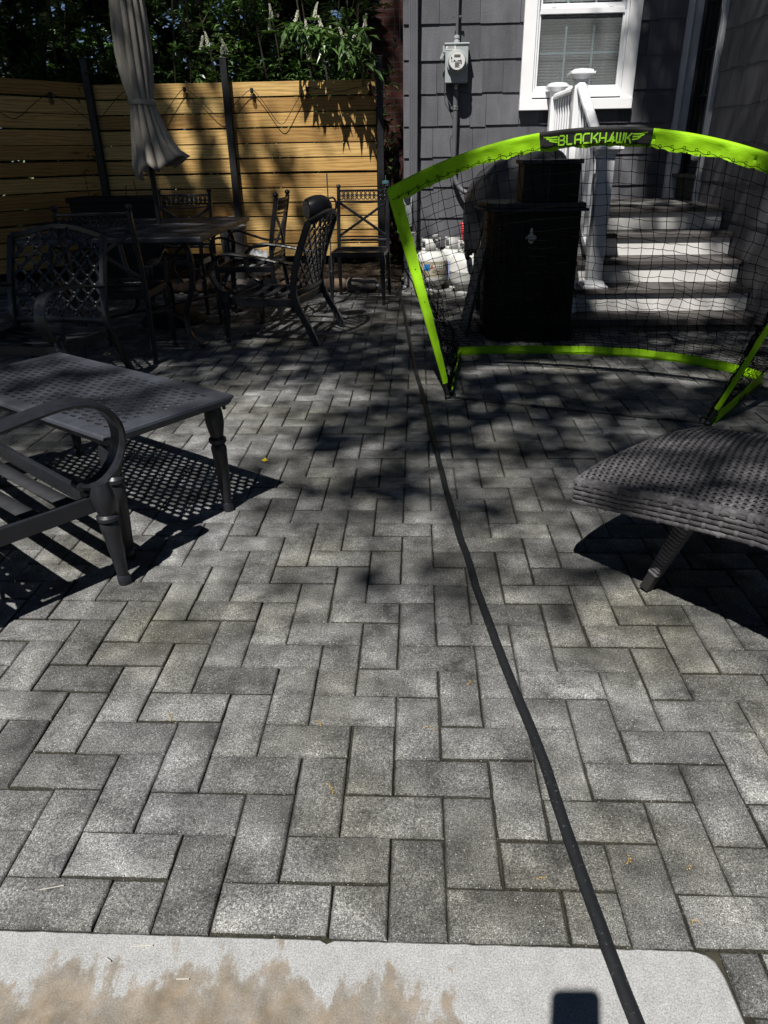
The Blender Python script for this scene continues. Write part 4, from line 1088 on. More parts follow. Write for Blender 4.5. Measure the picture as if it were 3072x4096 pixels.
# lattice screen leaning on the cabinet's left side
LP = thing('leaning_screen', 'narrow dark lattice screen leaning against the left side of the brown cabinet', 'screen', (0, 0, 0))
a0 = Vector((.395, 4.36, .0)); a1 = Vector((.555, 4.46, .76)); e = Vector((-.02, .32, 0))
m = MB()
for (p, q) in ((a0, a1), (a0+e, a1+e)): m.bar(p, q, .045, .02, up=(1, 0, 0))
m.bar(a0+Vector((.003, .02, .02)), a0+e+Vector((.003, -.02, .02)), .045, .02, up=(1, 0, 0)); m.bar(a1-Vector((.003, -.02, .02)), a1+e-Vector((.003, .02, .02)), .045, .02, up=(1, 0, 0))
m.build('screen_frame', M['resin_top'], LP, smooth=0, bevel=.002)
m = MB()
for k in range(-4, 10):
    for sgn in (1, -1):
        pts = []
        for i in range(25):
            s_ = i/24; tt = (k*.11 + sgn*s_*.40)
            if 0 <= tt <= .98: pts.append(a0+(a1-a0)*tt+e*s_+Vector((.004*sgn, 0, 0)))
        if len(pts) > 2: m.bar(pts[0], pts[-1], .006, .022, up=(1, 0, .2))
m.build('lattice', M['old_wood'], LP, smooth=0)

# lantern, rod etc. by the fence end
LN = thing('lantern', 'small clear lantern with a teal cap beside the right-hand fence post', 'lantern', (-.258, 6.93, .80))
m = MB(); m.lathe([(0, .125), (.030, .122), (.036, .105), (.036, .095), (.030, .092)], (0, 0, 0), 18); m.lathe([(0, .125), (.004, .125), (.004, .17), (0, .17)], (0, 0, 0), 6); m.build('cap', M['teal'], LN)
m = MB(); m.lathe([(.030, .02), (.031, .092)], (0, 0, 0), 18, caps=False); m.build('globe', M['bulb'], LN, solid=.002)
m = MB(); m.lathe([(0, .0), (.016, .005), (.022, .025), (.020, .05), (.010, .06), (0, .062)], (0, 0, 0), 14); m.build('lamp', M['face'], LN)
m = MB(); m.lathe([(0, -.02), (.034, -.02), (.034, .018), (0, .02)], (0, 0, 0), 16); m.tube([(0, 0, -.02), (.0, 0, -.8)], .008, 8); m.build('stand', M['gloss_black'], LN)

# things in and around the bed
PB = thing('planter', 'long black planter box in the shaded corner where the two fences meet', 'planter', (-2.72, 6.42, 0), R(2))
m = MB(); m.box((0, 0, .42), (.78, .36, .82)); m.build('planter_box', M['resin'], PB, smooth=0, bevel=.006)
m = MB(); m.box((0, -.19, .82), (.82, .03, .04)); m.box((0, .19, .82), (.82, .03, .04)); m.box((-.40, 0, .82), (.03, .36, .04)); m.box((.40, 0, .82), (.03, .36, .04)); m.build('planter_rim', M['resin'], PB, smooth=0, bevel=.003)
wd = MB()
for (x, y, h) in ((-.18, -.2, .26), (.16, -.18, .13), (.24, -.16, .18), (-.1, .05, .2)):
    wd.tube(spline([(x, y, .78), (x-.01, y, .78+h*.5), (x-.02, y+.01, .80+h)], 4), .0025, 5)
    for k in range(7): z = .80+h*(k/7); wd.lathe([(0, -.008), (.005, 0), (0, .010)], (x-.015+rr(-.012, .012), y, z+.02), 5)
wd.build('dry_stalks', M['stem'], PB)
BK = thing('bucket', 'grey lidded bucket standing in the planting bed beside the parasol table', 'bucket', (-1.70, 6.50, .08))
m = MB(); m.lathe([(0, 0), (.10, 0), (.125, .46), (.130, .46), (.130, .475), (.118, .475)], (0, 0, 0), 24); m.build('pail', M['bucket'], BK)
m = MB(); m.lathe([(.134, .47), (.136, .49), (.06, .525), (0, .53)], (0, 0, 0), 24, caps=False); m.tube(spline([(-.035, 0, .525), (-.03, 0, .565), (.03, 0, .565), (.035, 0, .525)], 5), .006, 6); m.build('lid', M['bucket'], BK)
m = MB()
def bag(u, v):
    a = 2*math.pi*u; r = math.sin(math.pi*min(.98, v*.9+.08))**.6; d = Vector((math.cos(a)*r, math.sin(a)*r, v))
    k = 1+.35*noise.noise(d*2.5)+.15*noise.noise(d*8)
    return (-1.48+.13*d.x*k, 6.42+.10*d.y*k, .13+.27*v*k*.8)
m.grid(bag, 40, 20); tag(m.build('plastic_bag', M['plastic_bag'], smooth=.5), 'crumpled pale plastic bag lying on the soil beside the grey bucket', 'bag')
# small rubbish bag of white litter at the bed's right end
m = MB()
for _ in range(16):
    c = Vector((rr(-.36, -.06), rr(6.12, 6.34), rr(.03, .10))); s_ = rr(.015, .035); b = len(m.v)
    for k in range(6): m.v.append(tuple(c+Vector((rr(-s_, s_), rr(-s_, s_), rr(-s_, s_)))))
    for q in ((0,1,2),(0,2,3),(0,3,4),(1,2,5),(2,3,5),(3,4,5)): m.face([b+i for i in q])
tag(m.build('crumpled_paper_scraps', M['plastic_bag'], smooth=0), 'white crumpled paper scraps on the ground by the right fence post', 'litter', kind='stuff')
# edging logs and stones
x = -4.0; idx = 0
edge_desc = ['short thick', 'long smooth', 'knotty', 'split', 'pale', 'dark']
while x < -.32:
    L_ = rr(.22, .46); r = rr(.045, .07); m = MB(); n = 14; seed_ = rr(0, 50)
    path = [Vector((x+L_*i/n, 6.235+.012*math.sin(i*.7+seed_), r*.92)) for i in range(n+1)]
    m.tube(path, [r*(.72 if i in (0, n) else 1+.12*noise.noise(Vector((i*.5, seed_, 0)))) for i in range(n+1)], 12)
    for i, p in enumerate(m.v):
        k = 1+.10*noise.noise(Vector(p)*14); m.v[i] = (p[0], 6.235+(p[1]-6.235)*k, max(.0, r+(p[2]-r)*k))
    o = m.build('edging_log', M['log'] if idx % 3 else M['stone'], smooth=.8)
    m_ = x+L_/2
    where = 'at the left end of the bed edge' if m_ < -3.2 else 'under the planter box side of the bed edge' if m_ < -2.6 else 'behind the dining table' if m_ < -1.5 else 'behind the side-on armchair' if m_ < -.85 else 'behind the lone armless chair'
    tag(o, f'{["pale rounded stone", "short brown log", "long brown log", "grey cracked stone", "knotty brown log", "dark brown log"][idx % 6]} edging the soil bed {where}' if idx not in (6, 7, 8, 9, 10, 11, 12, 13, 14) else f'{["flat pale stone", "thin brown log", "bark-covered log", "low grey stone", "split brown log", "mossy dark log", "worn grey stone", "stubby brown log", "smooth brown log"][idx-6]} edging the soil bed {where}', 'edging', group=f'bed edging pieces {where}')
    x += L_+rr(.008, .03); idx += 1
for k in range(12):
    x = rr(-3.0, -.15); y = rr(6.08, 6.2); r = rr(.018, .045); m = MB(); m.lathe([(0, -r*.5), (r*.8, -r*.35), (r, 0), (r*.7, r*.45), (0, r*.55)], (x, y, r*.4), 9)
    sd2 = rr(0, 99)
    for i, p in enumerate(m.v):
        kk = 1+.35*noise.noise(Vector(p)*22+Vector((sd2, 0, 0))); m.v[i] = (x+(p[0]-x)*kk*1.2, y+(p[1]-y)*kk, p[2])
    tag(m.build('pebble', M['stone'], smooth=.7), 'small grey stone lying along the front of the soil bed', 'stone', 'small stones along the soil bed')

# ================================================================ POP-UP GOAL
GE = Vector((.944, -.33, 0)); GN = Vector((.33, .944, 0)); GM = Vector((.81, 2.72, 0))
def gp(a, b2, z): p = GM + GE*a + GN*b2; return Vector((p.x, p.y, z))
GO = thing('football_goal', 'pop-up lime green goal with black netting in front of the steps and cabinet', 'goal', (0, 0, 0))
def arch(t):   # t -1..1 along the crossbar
    a = t*.985; return gp(a, .08+.02*(1-t*t), 1.0+.240*(1-abs(t)**2.0)*1.0)
crossbar = [arch(-1+2*i/60) for i in range(61)]
lpole = spline([gp(-.633, 0, .015), gp(-.705, .02, .22), gp(-.815, .045, .52), gp(-.925, .07, .82), gp(-.985, .08, 1.0)], 10)
rpole = spline([gp(.633, 0, .015), gp(.715, .02, .22), gp(.825, .045, .52), gp(.925, .07, .82), gp(.985, .08, 1.0)], 10)
def sleeve(path, wid, inward, mat, name, seed=0, thick=.011, seg0=0, tails=None):
    """pocket round the pole plus a flap of fabric towards the net"""
    m = MB(); n = len(path); rnd = random.Random(seed)
    for i, p in enumerate(path):
        t = (path[min(i+1, n-1)]-path[max(i-1, 0)]).normalized(); inn = inward(i, p, t); inn = (inn - t*inn.dot(t)).normalized(); out = t.cross(inn)
        w_ = wid(i/(n-1)); jw = 1+.16*noise.noise(p*11+Vector((seed, 0, 0))) + .10*noise.noise(p*34)
        wob = .010*noise.noise(p*16+Vector((0, seed, 0))); wob2 = .012*noise.noise(p*26+Vector((0, 0, seed)))
        sec = [(-thick, 0), (-thick*.7, -thick*.8), (0, -thick*1.05), (thick*1.1, -thick*.8+wob*.4), (w_*.45*jw, -.0035+wob+wob2), (w_*.8*jw, -.002+wob*.7-wob2), (w_*jw, 0+wob*.4), (w_*.8*jw, .003+wob*.7-wob2), (w_*.45*jw, .0045+wob+wob2), (thick*1.1, thick*.8+wob*.4), (0, thick*1.05), (-thick*.7, thick*.8)]
        for (a, b2) in sec: m.v.append(tuple(p+inn*a+out*b2))
    for i in range(n-1):
        for q in range(12): m.face((i*12+q, i*12+(q+1)%12, (i+1)*12+(q+1)%12, (i+1)*12+q))
    m.face(list(range(12))); m.face([(n-1)*12+q for q in range(12)][::-1])
    return m.build(name, M[mat], GO, smooth=1.0)
down = lambda i, p, t: Vector((0, 0, -1)) + GE*(-.35*((p-GM).dot(GE)/.985)**3)
tb0, tb1 = -.27, .215   # printed band limits along the crossbar
fine = [arch(-1+2*i/240) for i in range(241)]
iA = round((tb0+1)/2*240); iB = round((tb1+1)/2*240)
wcb = lambda f: .066
bandL = sleeve(fine[:iA+1], lambda f: .070-.006*f, down, 'lime', 'crossbar_sleeve', 1)
bandM = sleeve(fine[iA:iB+1], wcb, down, 'lime', 'crossbar_sleeve', 2)
bandR = sleeve(fine[iB:], lambda f: .062+.012*math.sin(f*9)*.4, down, 'lime', 'crossbar_sleeve', 3)
sleeve(lpole[4:], lambda f: .018+.052*f**.9, lambda i, p, t: GE, 'lime', 'side_sleeve', 5)
sleeve(rpole[4:], lambda f: .014+.050*f**1.2, lambda i, p, t: GN*1.0-GE*.15, 'lime', 'side_sleeve', 6, .012)
# black printed panel on the front of the crossbar, with its lettering
def on_bar(s_, d, off):   # s_ 0..1 across the panel, d metres below the bar top
    t = tb0+(tb1-tb0)*s_; p = arch(t); q = arch(t+.01); tt = (q-p).normalized(); inn = down(0, p, tt); inn = (inn-tt*inn.dot(tt)).normalized()
    o = tt.cross(inn); o = -o if o.dot(CP-p) < 0 else o
    bulge = math.sqrt(max(0, .0125**2-min(.0125, abs(d))**2)) if d < .0125 else .0
    bulge = max(bulge, .0075)
    return p+inn*d+o*(bulge+off)
m = MB(); m.grid(lambda u, v: on_bar(u, -.0105+.063*v, .0035+.0012*noise.noise(Vector((u*9, v*3, 1)))), 80, 10); pnl = m.build('printed_panel', M['black_fabric'], GO, smooth=1, solid=.0015)
ltr = MB(); PW = (arch(tb1)-arch(tb0)).length
def stroke(pts, w_=.0062):
    for (x0, y0), (x1, y1) in zip(pts[:-1], pts[1:]):
        dx, dy = x1-x0, y1-y0; L_ = math.hypot(dx, dy); 
        if L_ < 1e-6: continue
        dx /= L_; dy /= L_; ex = w_*.32
        x0 -= dx*ex; y0 -= dy*ex; x1 += dx*ex; y1 += dy*ex
        b = len(ltr.v); k = max(1, int(L_/.01))
        for i in range(k+1):
            X = x0+(x1-x0)*i/k; Y = y0+(y1-y0)*i/k
            for s_ in (-1, 1):
                ltr.v.append(tuple(on_bar((X-dy*s_*w_/2)/PW, .020-(Y+dx*s_*w_/2), .0058)))
        for i in range(k): ltr.face((b+2*i, b+2*i+2, b+2*i+3, b+2*i+1))
def glyph(ch, x, h=.030, w_=.024):
    y = -.030; T_ = y+h; m_ = y+h*.5; g = .004
    if ch == 'B': stroke([(x, y), (x, T_-g)]); stroke([(x+g*1.6, T_), (x+w_*.8, T_), (x+w_, T_-.006), (x+w_*.85, m_+.002)]); stroke([(x+g*1.8, m_), (x+w_*.8, m_), (x+w_, m_-.006), (x+w_, y+.006), (x+w_*.8, y), (x+g*1.6, y)])
    elif ch == 'L': stroke([(x, T_), (x, y+.002), (x+.003, y), (x+w_*.85, y)])
    elif ch == 'A': stroke([(x, y), (x, T_-.008), (x+.006, T_), (x+w_*.95, T_), (x+w_, T_-.003)]); stroke([(x+w_, y), (x+w_, T_-.006)]); stroke([(x+g*1.6, m_-.003), (x+w_-g, m_-.003)])
    elif ch == 'C': stroke([(x+w_, T_), (x+.007, T_), (x, T_-.007), (x, y+.008)]); stroke([(x+.003, y), (x+w_, y)])
    elif ch == 'K': stroke([(x, y), (x, T_)]); stroke([(x+w_, T_), (x+g*1.9, m_+.001)]); stroke([(x+g*1.9, m_-.001), (x+w_*.7, m_-.003), (x+w_, y)])
    elif ch == 'H': stroke([(x, y), (x, T_)]); stroke([(x+w_, y), (x+w_, T_)]); stroke([(x+g*1.6, m_-.001), (x+w_-g, m_-.001)])
    elif ch == 'W': stroke([(x, T_), (x, y+.006), (x+.004, y), (x+w_*.55, y)]); stroke([(x+w_*.72, T_), (x+w_*.72, y)]); stroke([(x+w_*.95, y), (x+w_*1.25, y), (x+w_*1.42, y+.006), (x+w_*1.42, T_)])
    elif ch == 'hawk':
        P = [(x-.004, y+.002), (x+.010, y+.012), (x+.018, y+h*.95), (x+.026, T_+.006), (x+.024, y+h*.7), (x+.030, y+h*.55), (x+.028, y+h*.38), (x+.036, y+.006), (x+.028, y+.002), (x+.022, y-.005), (x+.016, y+.003)]
        c = (x+.018, y+.009); b = len(ltr.v); ltr.v.append(tuple(on_bar(c[0]/PW, .020-c[1], .0058)))
        for q in P: ltr.v.append(tuple(on_bar(q[0]/PW, .020-q[1], .0058)))
        for i in range(len(P)): ltr.face((b, b+1+i, b+1+(i+1) % len(P)))
x = .175*PW; adv = .0745*PW; gw_ = .054*PW; LH = .036
for ch in ('B', 'L', 'A', 'C', 'K', 'H'): glyph(ch, x, LH, gw_); x += adv
glyph('hawk', x-.004, LH); x += .075*PW
glyph('W', x, LH, gw_*.78); x += adv*1.06
glyph('K', x, LH, gw_*.9); x += adv*.95
for k in range(3):
    stroke([(.160*PW, .004-k*.0105), (.10*PW+k*.008, .004-k*.0095), (.04*PW+k*.012, .009-k*.0085)], .0056)
    stroke([(x-.004, .004-k*.0105), (x+.06*PW-k*.006, .006-k*.0095), (x+.11*PW-k*.013, .014-k*.0095)], .0056)
ltr.build('panel_lettering', M['lime_print'], pnl, smooth=0)
# black pole ends and foot straps
for P_, sgn in ((lpole, -1), (rpole, 1)):
    m = MB(); m.tube(P_[:6], .0105, 10); e = P_[0]
    m.tube(spline([e+Vector((0, 0, .01)), e+GE*(-sgn*.02)+Vector((0, 0, .03)), e+GE*(-sgn*.035)+GN*.01+Vector((0, 0, .0)), e+Vector((0, 0, -.008))], 4), .004, 6)
    m.lathe([(0, 0), (.018, 0), (.02, .012), (.012, .02), (0, .022)], (e.x, e.y, 0), 10)
    m.build('pole_end', M['rubber'], GO)
m = MB(); A = lpole[0]; B = rpole[0]
m.tube([Vector((A.x+(B.x-A.x)*i/24, A.y+(B.y-A.y)*i/24, .008+.0012*math.sin(i*1.3))) for i in range(25)], .0045, 6)
m.tube([Vector((A.x+(B.x-A.x)*i/24, A.y+(B.y-A.y)*i/24+.018+.008*math.sin(i*.4), .006+.0012*math.sin(i*1.7))) for i in range(25)], .003, 6)
m.build('ground_cord', M['rubber'], GO)
# base strips standing on edge
base = spline([gp(-.640, .02, 0), gp(-.72, .36, 0), gp(-.80, .72, 0), gp(-.835, .86, 0), gp(-.76, .925, 0), gp(-.60, 1.0, 0), gp(-.27, 1.11, 0), gp(.1, 1.175, 0), gp(.4, 1.15, 0), gp(.65, 1.06, 0), gp(.83, .93, 0), gp(.90, .83, 0), gp(.86, .70, 0), gp(.76, .36, 0), gp(.655, .03, 0)], 9)
def strip(path, h, mat, name, lean=0, seed=0):
    m = MB(); n = len(path)
    for i, p in enumerate(path):
        t = (path[min(i+1, n-1)]-path[max(i-1, 0)]).normalized(); o = t.cross(ZUP).normalized(); hh = h(i/(n-1))*(1+.12*noise.noise(p*9+Vector((seed, 0, 0))))
        wob = .005*noise.noise(p*13)
        sec = [(-.011, .008), (-.008, .001), (.008, .001), (.011, .008), (.011, .018), (.004+wob+lean*.5, .5), (.002+wob+lean, 1.0), (-.002+wob+lean, 1.0), (-.005+wob+lean*.5, .5), (-.011, .018)]
        for (a, z) in sec: m.v.append(tuple(p+o*a+ZUP*(z if z < .03 else hh*z)))
    for i in range(n-1):
        for q in range(10): m.face((i*10+q, i*10+(q+1)%10, (i+1)*10+(q+1)%10, (i+1)*10+q))
    return m.build(name, M[mat], GO, smooth=1.0)
nb = len(base); c1, c2 = 27, 99
strip(base[:c1+2], lambda f: .035+.03*math.sin(math.pi*f), 'lime', 'base_strip', .02, 1)
strip(base[c1+1:c2+1], lambda f: .052, 'lime', 'base_strip', .0, 2)
strip(base[c2:], lambda f: .058, 'lime_dirty', 'base_strip', -.012, 3)
# small dark lettering on the right base strip
fc_ = bpy.data.curves.new('strip_lettering', 'FONT'); fc_.body = 'Franklin'; fc_.size = .062; fc_.shear = .35; fc_.extrude = .0004; fc_.space_character = .82; fc_.offset = .0009
to = bpy.data.objects.new('tmp_text', fc_); C.objects.link(to); bpy.context.view_layer.update()
me_t = bpy.data.meshes.new_from_object(to.evaluated_get(bpy.context.evaluated_depsgraph_get())); bpy.data.objects.remove(to)
q0 = base[-9]; q1 = base[c2+2]; dirv = (q1-q0).normalized()
lt3 = MB(); 
for v in me_t.vertices: lt3.v.append(tuple(q0+dirv*(.02+v.co.x*.95)+ZUP*(.008+v.co.y*.70)+dirv.cross(ZUP)*(.0165+v.co.z)))
for p in me_t.polygons: lt3.face(list(p.vertices))
lt3.build('strip_lettering', M['ink'], GO, smooth=0)
# ---- netting: threads between the front frame and the base
def resample(path, n):
    d = [0]
    for a, b2 in zip(path[:-1], path[1:]): d.append(d[-1]+(b2-a).length)
    out = []; j = 0
    for i in range(n):
        s_ = d[-1]*i/(n-1)
        while j < len(d)-2 and d[j+1] < s_: j += 1
        f_ = (s_-d[j])/max(1e-9, d[j+1]-d[j]); out.append(path[j].lerp(path[j+1], min(1, max(0, f_))))
    return out
nS, nB, nV = 20, 38, 30
f_in = [p+Vector((0, 0, -.062))+(GE*.0) for p in crossbar]
F = resample([p+GE*.02 for p in lpole], nS)[:-1] + resample(f_in, nB) + resample([p-GE*.01 for p in rpole[::-1]], nS)[1:]
Bc = resample([p+ZUP*.03 for p in base[:c1+1]], nS)[:-1] + resample([p+ZUP*.045 for p in base[c1:c2+1]], nB) + resample([p+ZUP*.045 for p in base[c2:]], nS)[1:]
nU = len(F)
def netp(i, j):
    a, b2 = F[i], Bc[i]; t = j/nV; p = a.lerp(b2, t); L_ = (b2-a).length; s_ = math.sin(math.pi*t)
    u = i/(nU-1)
    side = abs(u-.5) > .27
    p = p + Vector((0, 0, -.12*s_*min(1, L_))) - GN*(.10*s_*min(1, L_)*(0 if side else 1))
    if side: p += (GE*(.09 if u < .5 else -.09))*s_*min(1, L_*1.2)
    k = .010 if not side else .016
    p += Vector((noise.noise(Vector((i*.35, j*.35, 1))), noise.noise(Vector((i*.35, j*.35, 9))), noise.noise(Vector((i*.35, j*.35, 17)))))*k*3.0*s_
    p += Vector((rr(-1, 1), rr(-1, 1), rr(-1, 1)))*k*.18*s_
    p.z = max(p.z, .012)
    return p
NP = [[netp(i, j) for j in range(nV+1)] for i in range(nU)]
m = MB()
def sagp(a, b2, k=.002):
    mid = (a+b2)*.5+Vector((0, 0, -k)); return [a, mid, b2]
for i in range(nU):
    pts = []
    for j in range(nV): pts += sagp(NP[i][j], NP[i][j+1], .0005)[:-1]
    pts.append(NP[i][nV]); m.tube(pts, .0015, 4, caps=False)
for j in range(1, nV):
    pts = []
    for i in range(nU-1): pts += sagp(NP[i][j], NP[i+1][j], .0030)[:-1]
    pts.append(NP[nU-1][j]); m.tube(pts, .0015, 4, caps=False)
for i in range(1, nU-1, 1):
    for j in (0,): m.lathe([(0, -.004), (.004, 0), (0, .004)], tuple(NP[i][j]), 5)
for ic in (nS-1, nU-nS): m.tube([NP[ic][j] for j in range(nV+1)], .0035, 6, caps=False)
m.build('netting', M['net'], GO, smooth=1)
# lacing along the crossbar edge
m = MB(); pts = []
for i in range(161):
    t = -1+2*i/160; p = arch(t); pts.append(p+Vector((0, 0, -.054+.004*math.sin(i*1.3)))+ (CP-p).normalized()*.012)
m.tube(pts, .0013, 4)
for i in range(4, 160, 4):
    p = pts[i]; m.tube([p+Vector((math.cos(a)*.006, 0, math.sin(a)*.006+.004)) for a in [q*math.pi/3 for q in range(6)]], .0014, 4, closed=True)
m.build('lacing', M['net'], GO)

# ================================================================ RATTAN LOUNGER
LA = Vector((.61, -.79, 0)); LB = Vector((.79, .61, 0)); L0 = Vector((.500, 1.165, 0))
WL = thing('sun_lounger', 'grey woven rattan sun lounger at the right edge, its rounded foot end towards the goal', 'sun lounger', (0, 0, 0))
def lz(s_): return .318 + .075*min(1, s_/.55)**1.1 - .0*s_ + .02*math.sin(s_*3)
EC = [(0, 0), (.09, -.024), (.185, -.042), (.302, -.056), (.426, -.066), (.515, -.065), (.595, -.055), (.675, -.034)]
def endcurve(w_):
    w_ = min(max(w_, 0), .675)
    for (a, x), (b2, y) in zip(EC[:-1], EC[1:]):
        if w_ <= b2: return x+(y-x)*(w_-a)/(b2-a)
    return EC[-1][1]
LW = .675; LL = 1.7
def lp(s_, w_, dz=0):   # s along length from the foot end, w across
    st = endcurve(w_)*(max(0, 1-s_/.5)); p = L0 + LA*(s_+st) + LB*w_; p.z = lz(s_) + dz; return p
core = MB()
def corebox(u, v):
    return lp(u*LL, .004+v*(LW-.008), -.006)
core.grid(corebox, 40, 12); core.build('underlay', M['resin_top'], WL)
# woven top: twill made of individual flat strands' raised floats
wt = MB(); cs = .0098; nL = int(1.28/cs); nW = 25; cw = LW/nW
for i in range(nL):
    s0 = i*cs
    for j in range(-1, nW):
        if (j + i) % 2 == 0:      # a flat strand passing over an upright strand
            w0, w1 = max(.0005, (j-.06+.25*math.sin(i*1.9)*.2)*cw), min(LW-.0005, (j+1.10)*cw)
            if w1-w0 < .005: continue
            tone = .35+.55*random.random(); b = len(wt.v)
            for k, hh in enumerate((-.0008, .0016, .0021, .0016, -.0008)):
                ww = w0+(w1-w0)*(0, .18, .5, .82, 1)[k]
                for e in (.05, .24, .76, .95): wt.v.append(tuple(lp(s0+e*cs, ww, hh-(.0012 if e in (.05, .95) else 0))))
            for k in range(4):
                for q in range(3): wt.face((b+4*k+q, b+4*k+4+q, b+4*k+5+q, b+4*k+1+q), tone)
        elif 0 <= j < nW:
            tone = .35+.35*random.random(); b = len(wt.v)
            for k in range(3):
                ss = s0-cs*.2+cs*1.4*k/2
                for e in (.30, .70): wt.v.append(tuple(lp(max(0, ss), min(LW-.001, (j+e)*cw), -.0010+.0022*math.sin(math.pi*k/2))))
            for k in range(2): wt.face((b+2*k, b+2*k+2, b+2*k+3, b+2*k+1), tone)
wt.build('woven_top', M['rattan'], WL, smooth=1, recalc=False)
# woven apron: horizontal strands bulging between upright binders
ap = MB(); edge = [lp(.0+1.3*(1-i/60), 0) for i in range(60)] + [lp(0, LW*i/40) for i in range(41)] + [lp(1.3*i/40, LW) for i in range(1, 41)]
edge = resample(edge, 400)
n = len(edge); H_ = .072; rows_ = 5
outv = []
for i, p in enumerate(edge):
    t = (edge[min(i+1, n-1)]-edge[max(i-1, 0)]); t.z = 0; t.normalize(); outv.append(-(t.cross(ZUP)).normalized())
cen = L0+LA*.5+LB*.33
outv = [o if (edge[i]-cen).dot(o) > 0 else -o for i, o in enumerate(outv)]
step = 5
for r_ in range(rows_):
    for i0 in range((r_ % 2)*2, n-step-1, step):
        tone = .25+.6*random.random(); b = len(ap.v); hh = H_/rows_
        for k in range(step+1):
            t = k/step; i = i0+k; o = outv[i]; bul = .0030*math.sin(math.pi*t)**.6
            for (e, d) in ((.09, 0), (.2, .8), (.5, 1), (.8, .8), (.91, 0)):
                ap.v.append(tuple(edge[i]+o*(.001+bul*(.35+.65*d)+.001*d)+Vector((0, 0, -.003-hh*(r_+e)))))
        for k in range(step):
            for q in range(4): ap.face((b+5*k+q, b+5*k+5+q, b+5*k+6+q, b+5*k+1+q), tone)
for c in range(2, n-4, step):
    for r_ in range(0, rows_):
        if ((c//step)+r_) % 2: continue
        tone = .6+.4*random.random(); b = len(ap.v); hh = H_/rows_
        for e in (-.05, .25, .5, .75, 1.05):
            for dd in (-1, 1): ap.v.append(tuple(edge[c].lerp(edge[c+dd], .60)+outv[c]*(.0034+.0026*math.sin(math.pi*min(1, max(0, e))))+Vector((0, 0, -.003-hh*(r_+e)))))
        for k in range(4): ap.face((b+2*k, b+2*k+1, b+2*k+3, b+2*k+2), tone)
# rolled rim strand
for c in range(0, n-1):
    tone = .5+.15*math.sin(c*.9); b = len(ap.v)
    for (di, dz) in ((-.007, .0020), (-.002, .0026), (.0020, .0012), (.0036, -.003), (.0030, -.006)):
        for cc in (c, c+1): ap.v.append(tuple(edge[cc]+outv[cc]*di+Vector((0, 0, dz))))
    for k in range(4): ap.face((b+2*k, b+2*k+1, b+2*k+3, b+2*k+2), tone)
# edge binders over the rim
for c in range(4, n-3, 5):
    tone = .45+.5*random.random(); b = len(ap.v); o = outv[c]
    for (di, dz) in ((-.006, .0030), (-.001, .0030), (.0030, .0012), (.0046, -.004), (.0046, -.018)):
        for dd in (-1, 1): ap.v.append(tuple(edge[c].lerp(edge[min(n-1, max(0, c+dd))], .9)+o*di+Vector((0, 0, dz))))
    for k in range(4): ap.face((b+2*k, b+2*k+1, b+2*k+3, b+2*k+2), tone)
ap.build('woven_apron', M['rattan'], WL, smooth=1, recalc=False)
bk = MB()
for i, p in enumerate(edge): bk.v += [tuple(p+Vector((0, 0, -.002))), tuple(p+Vector((0, 0, -H_)))]
for i in range(n-1): bk.face((2*i, 2*i+2, 2*i+3, 2*i+1))
b = len(bk.v)
bk.grid(lambda u, v: lp(u*1.3, .003+v*(LW-.006), -H_), 20, 4)
bk.build('apron_backing', M['resin_top'], WL, smooth=0)
def wleg(a, b2, w0=.042, w1=.032):
    m = MB(); a = Vector(a); b2 = Vector(b2); d = b2-a; L_ = d.length; t = d.normalized(); s_ = t.cross(Vector((LA.x, LA.y, 0))).normalized(); u2 = s_.cross(t)
    k = int(L_*.80/.0125)
    for i in range(k):
        c = a+t*(L_*.80*(i+.5)/k); ww = w0+(w1-w0)*i/k; tone = .3+.6*random.random(); bb = len(m.v); hh = L_*.8/k/2*1.02
        for (dz, g_) in ((-hh, .90), (-hh*.5, 1.04), (hh*.5, 1.04), (hh, .90)):
            for (x, y) in ((-1, -.75), (-.75, -1), (.75, -1), (1, -.75), (1, .75), (.75, 1), (-.75, 1), (-1, .75)):
                m.v.append(tuple(c+t*dz+s_*x*ww/2*g_*1.15+u2*y*ww/2*g_))
        for r_ in range(3):
            for q in range(8): m.face((bb+8*r_+q, bb+8*r_+(q+1)%8, bb+8*r_+8+(q+1)%8, bb+8*r_+8+q), tone)
    lg = m.build('leg', M['rattan'], WL, smooth=.9)
    f_ = MB(); f_.bar(a+t*L_*.78, b2, w1*1.05, w1*.9, up=(LA.x, LA.y, 0)); f_.build('foot_cap', M['resin_top'], lg, smooth=0, bevel=.003)
wleg((.790, 1.010, .290), (.722, 1.080, .008))
wleg((1.16, 1.33, .290), (1.20, 1.42, .008))
wleg(L0+LA*1.1+LB*.1+ZUP*.33, L0+LA*1.2+LB*.06+ZUP*.008); wleg(L0+LA*1.1+LB*.56+ZUP*.33, L0+LA*1.2+LB*.6+ZUP*.008)

# ================================================================ GROUND THINGS
hp = [(-.13, 6.9), (-.10, 5.958), (-.055, 5.2), (-.021, 4.54), (.012, 3.95), (.047, 3.38), (.080, 2.95), (.104, 2.604), (.136, 2.099), (.166, 1.689), (.199, 1.335), (.229, 1.031), (.259, .791), (.289, .579), (.312, .406), (.329, .261), (.342, .13), (.355, .004), (.370, -.116), (.39, -.30), (.40, -.6), (.40, -1.0)]
pts = spline([(x, y, .0085) for x, y in hp], 10)
m = MB(); m.sweep(pts, [(.0120*math.cos(a)*1.0, .0078*math.sin(a)) for a in [i*math.pi/6 for i in range(12)]])
for i, p in enumerate(m.v):
    k = noise.noise(Vector(p)*6)*.0030+noise.noise(Vector(p)*19)*.0010; m.v[i] = (p[0]+k+noise.noise(Vector((0, p[1]*3.1, 2)))*.004, p[1], p[2]+.0012*noise.noise(Vector(p)*25))
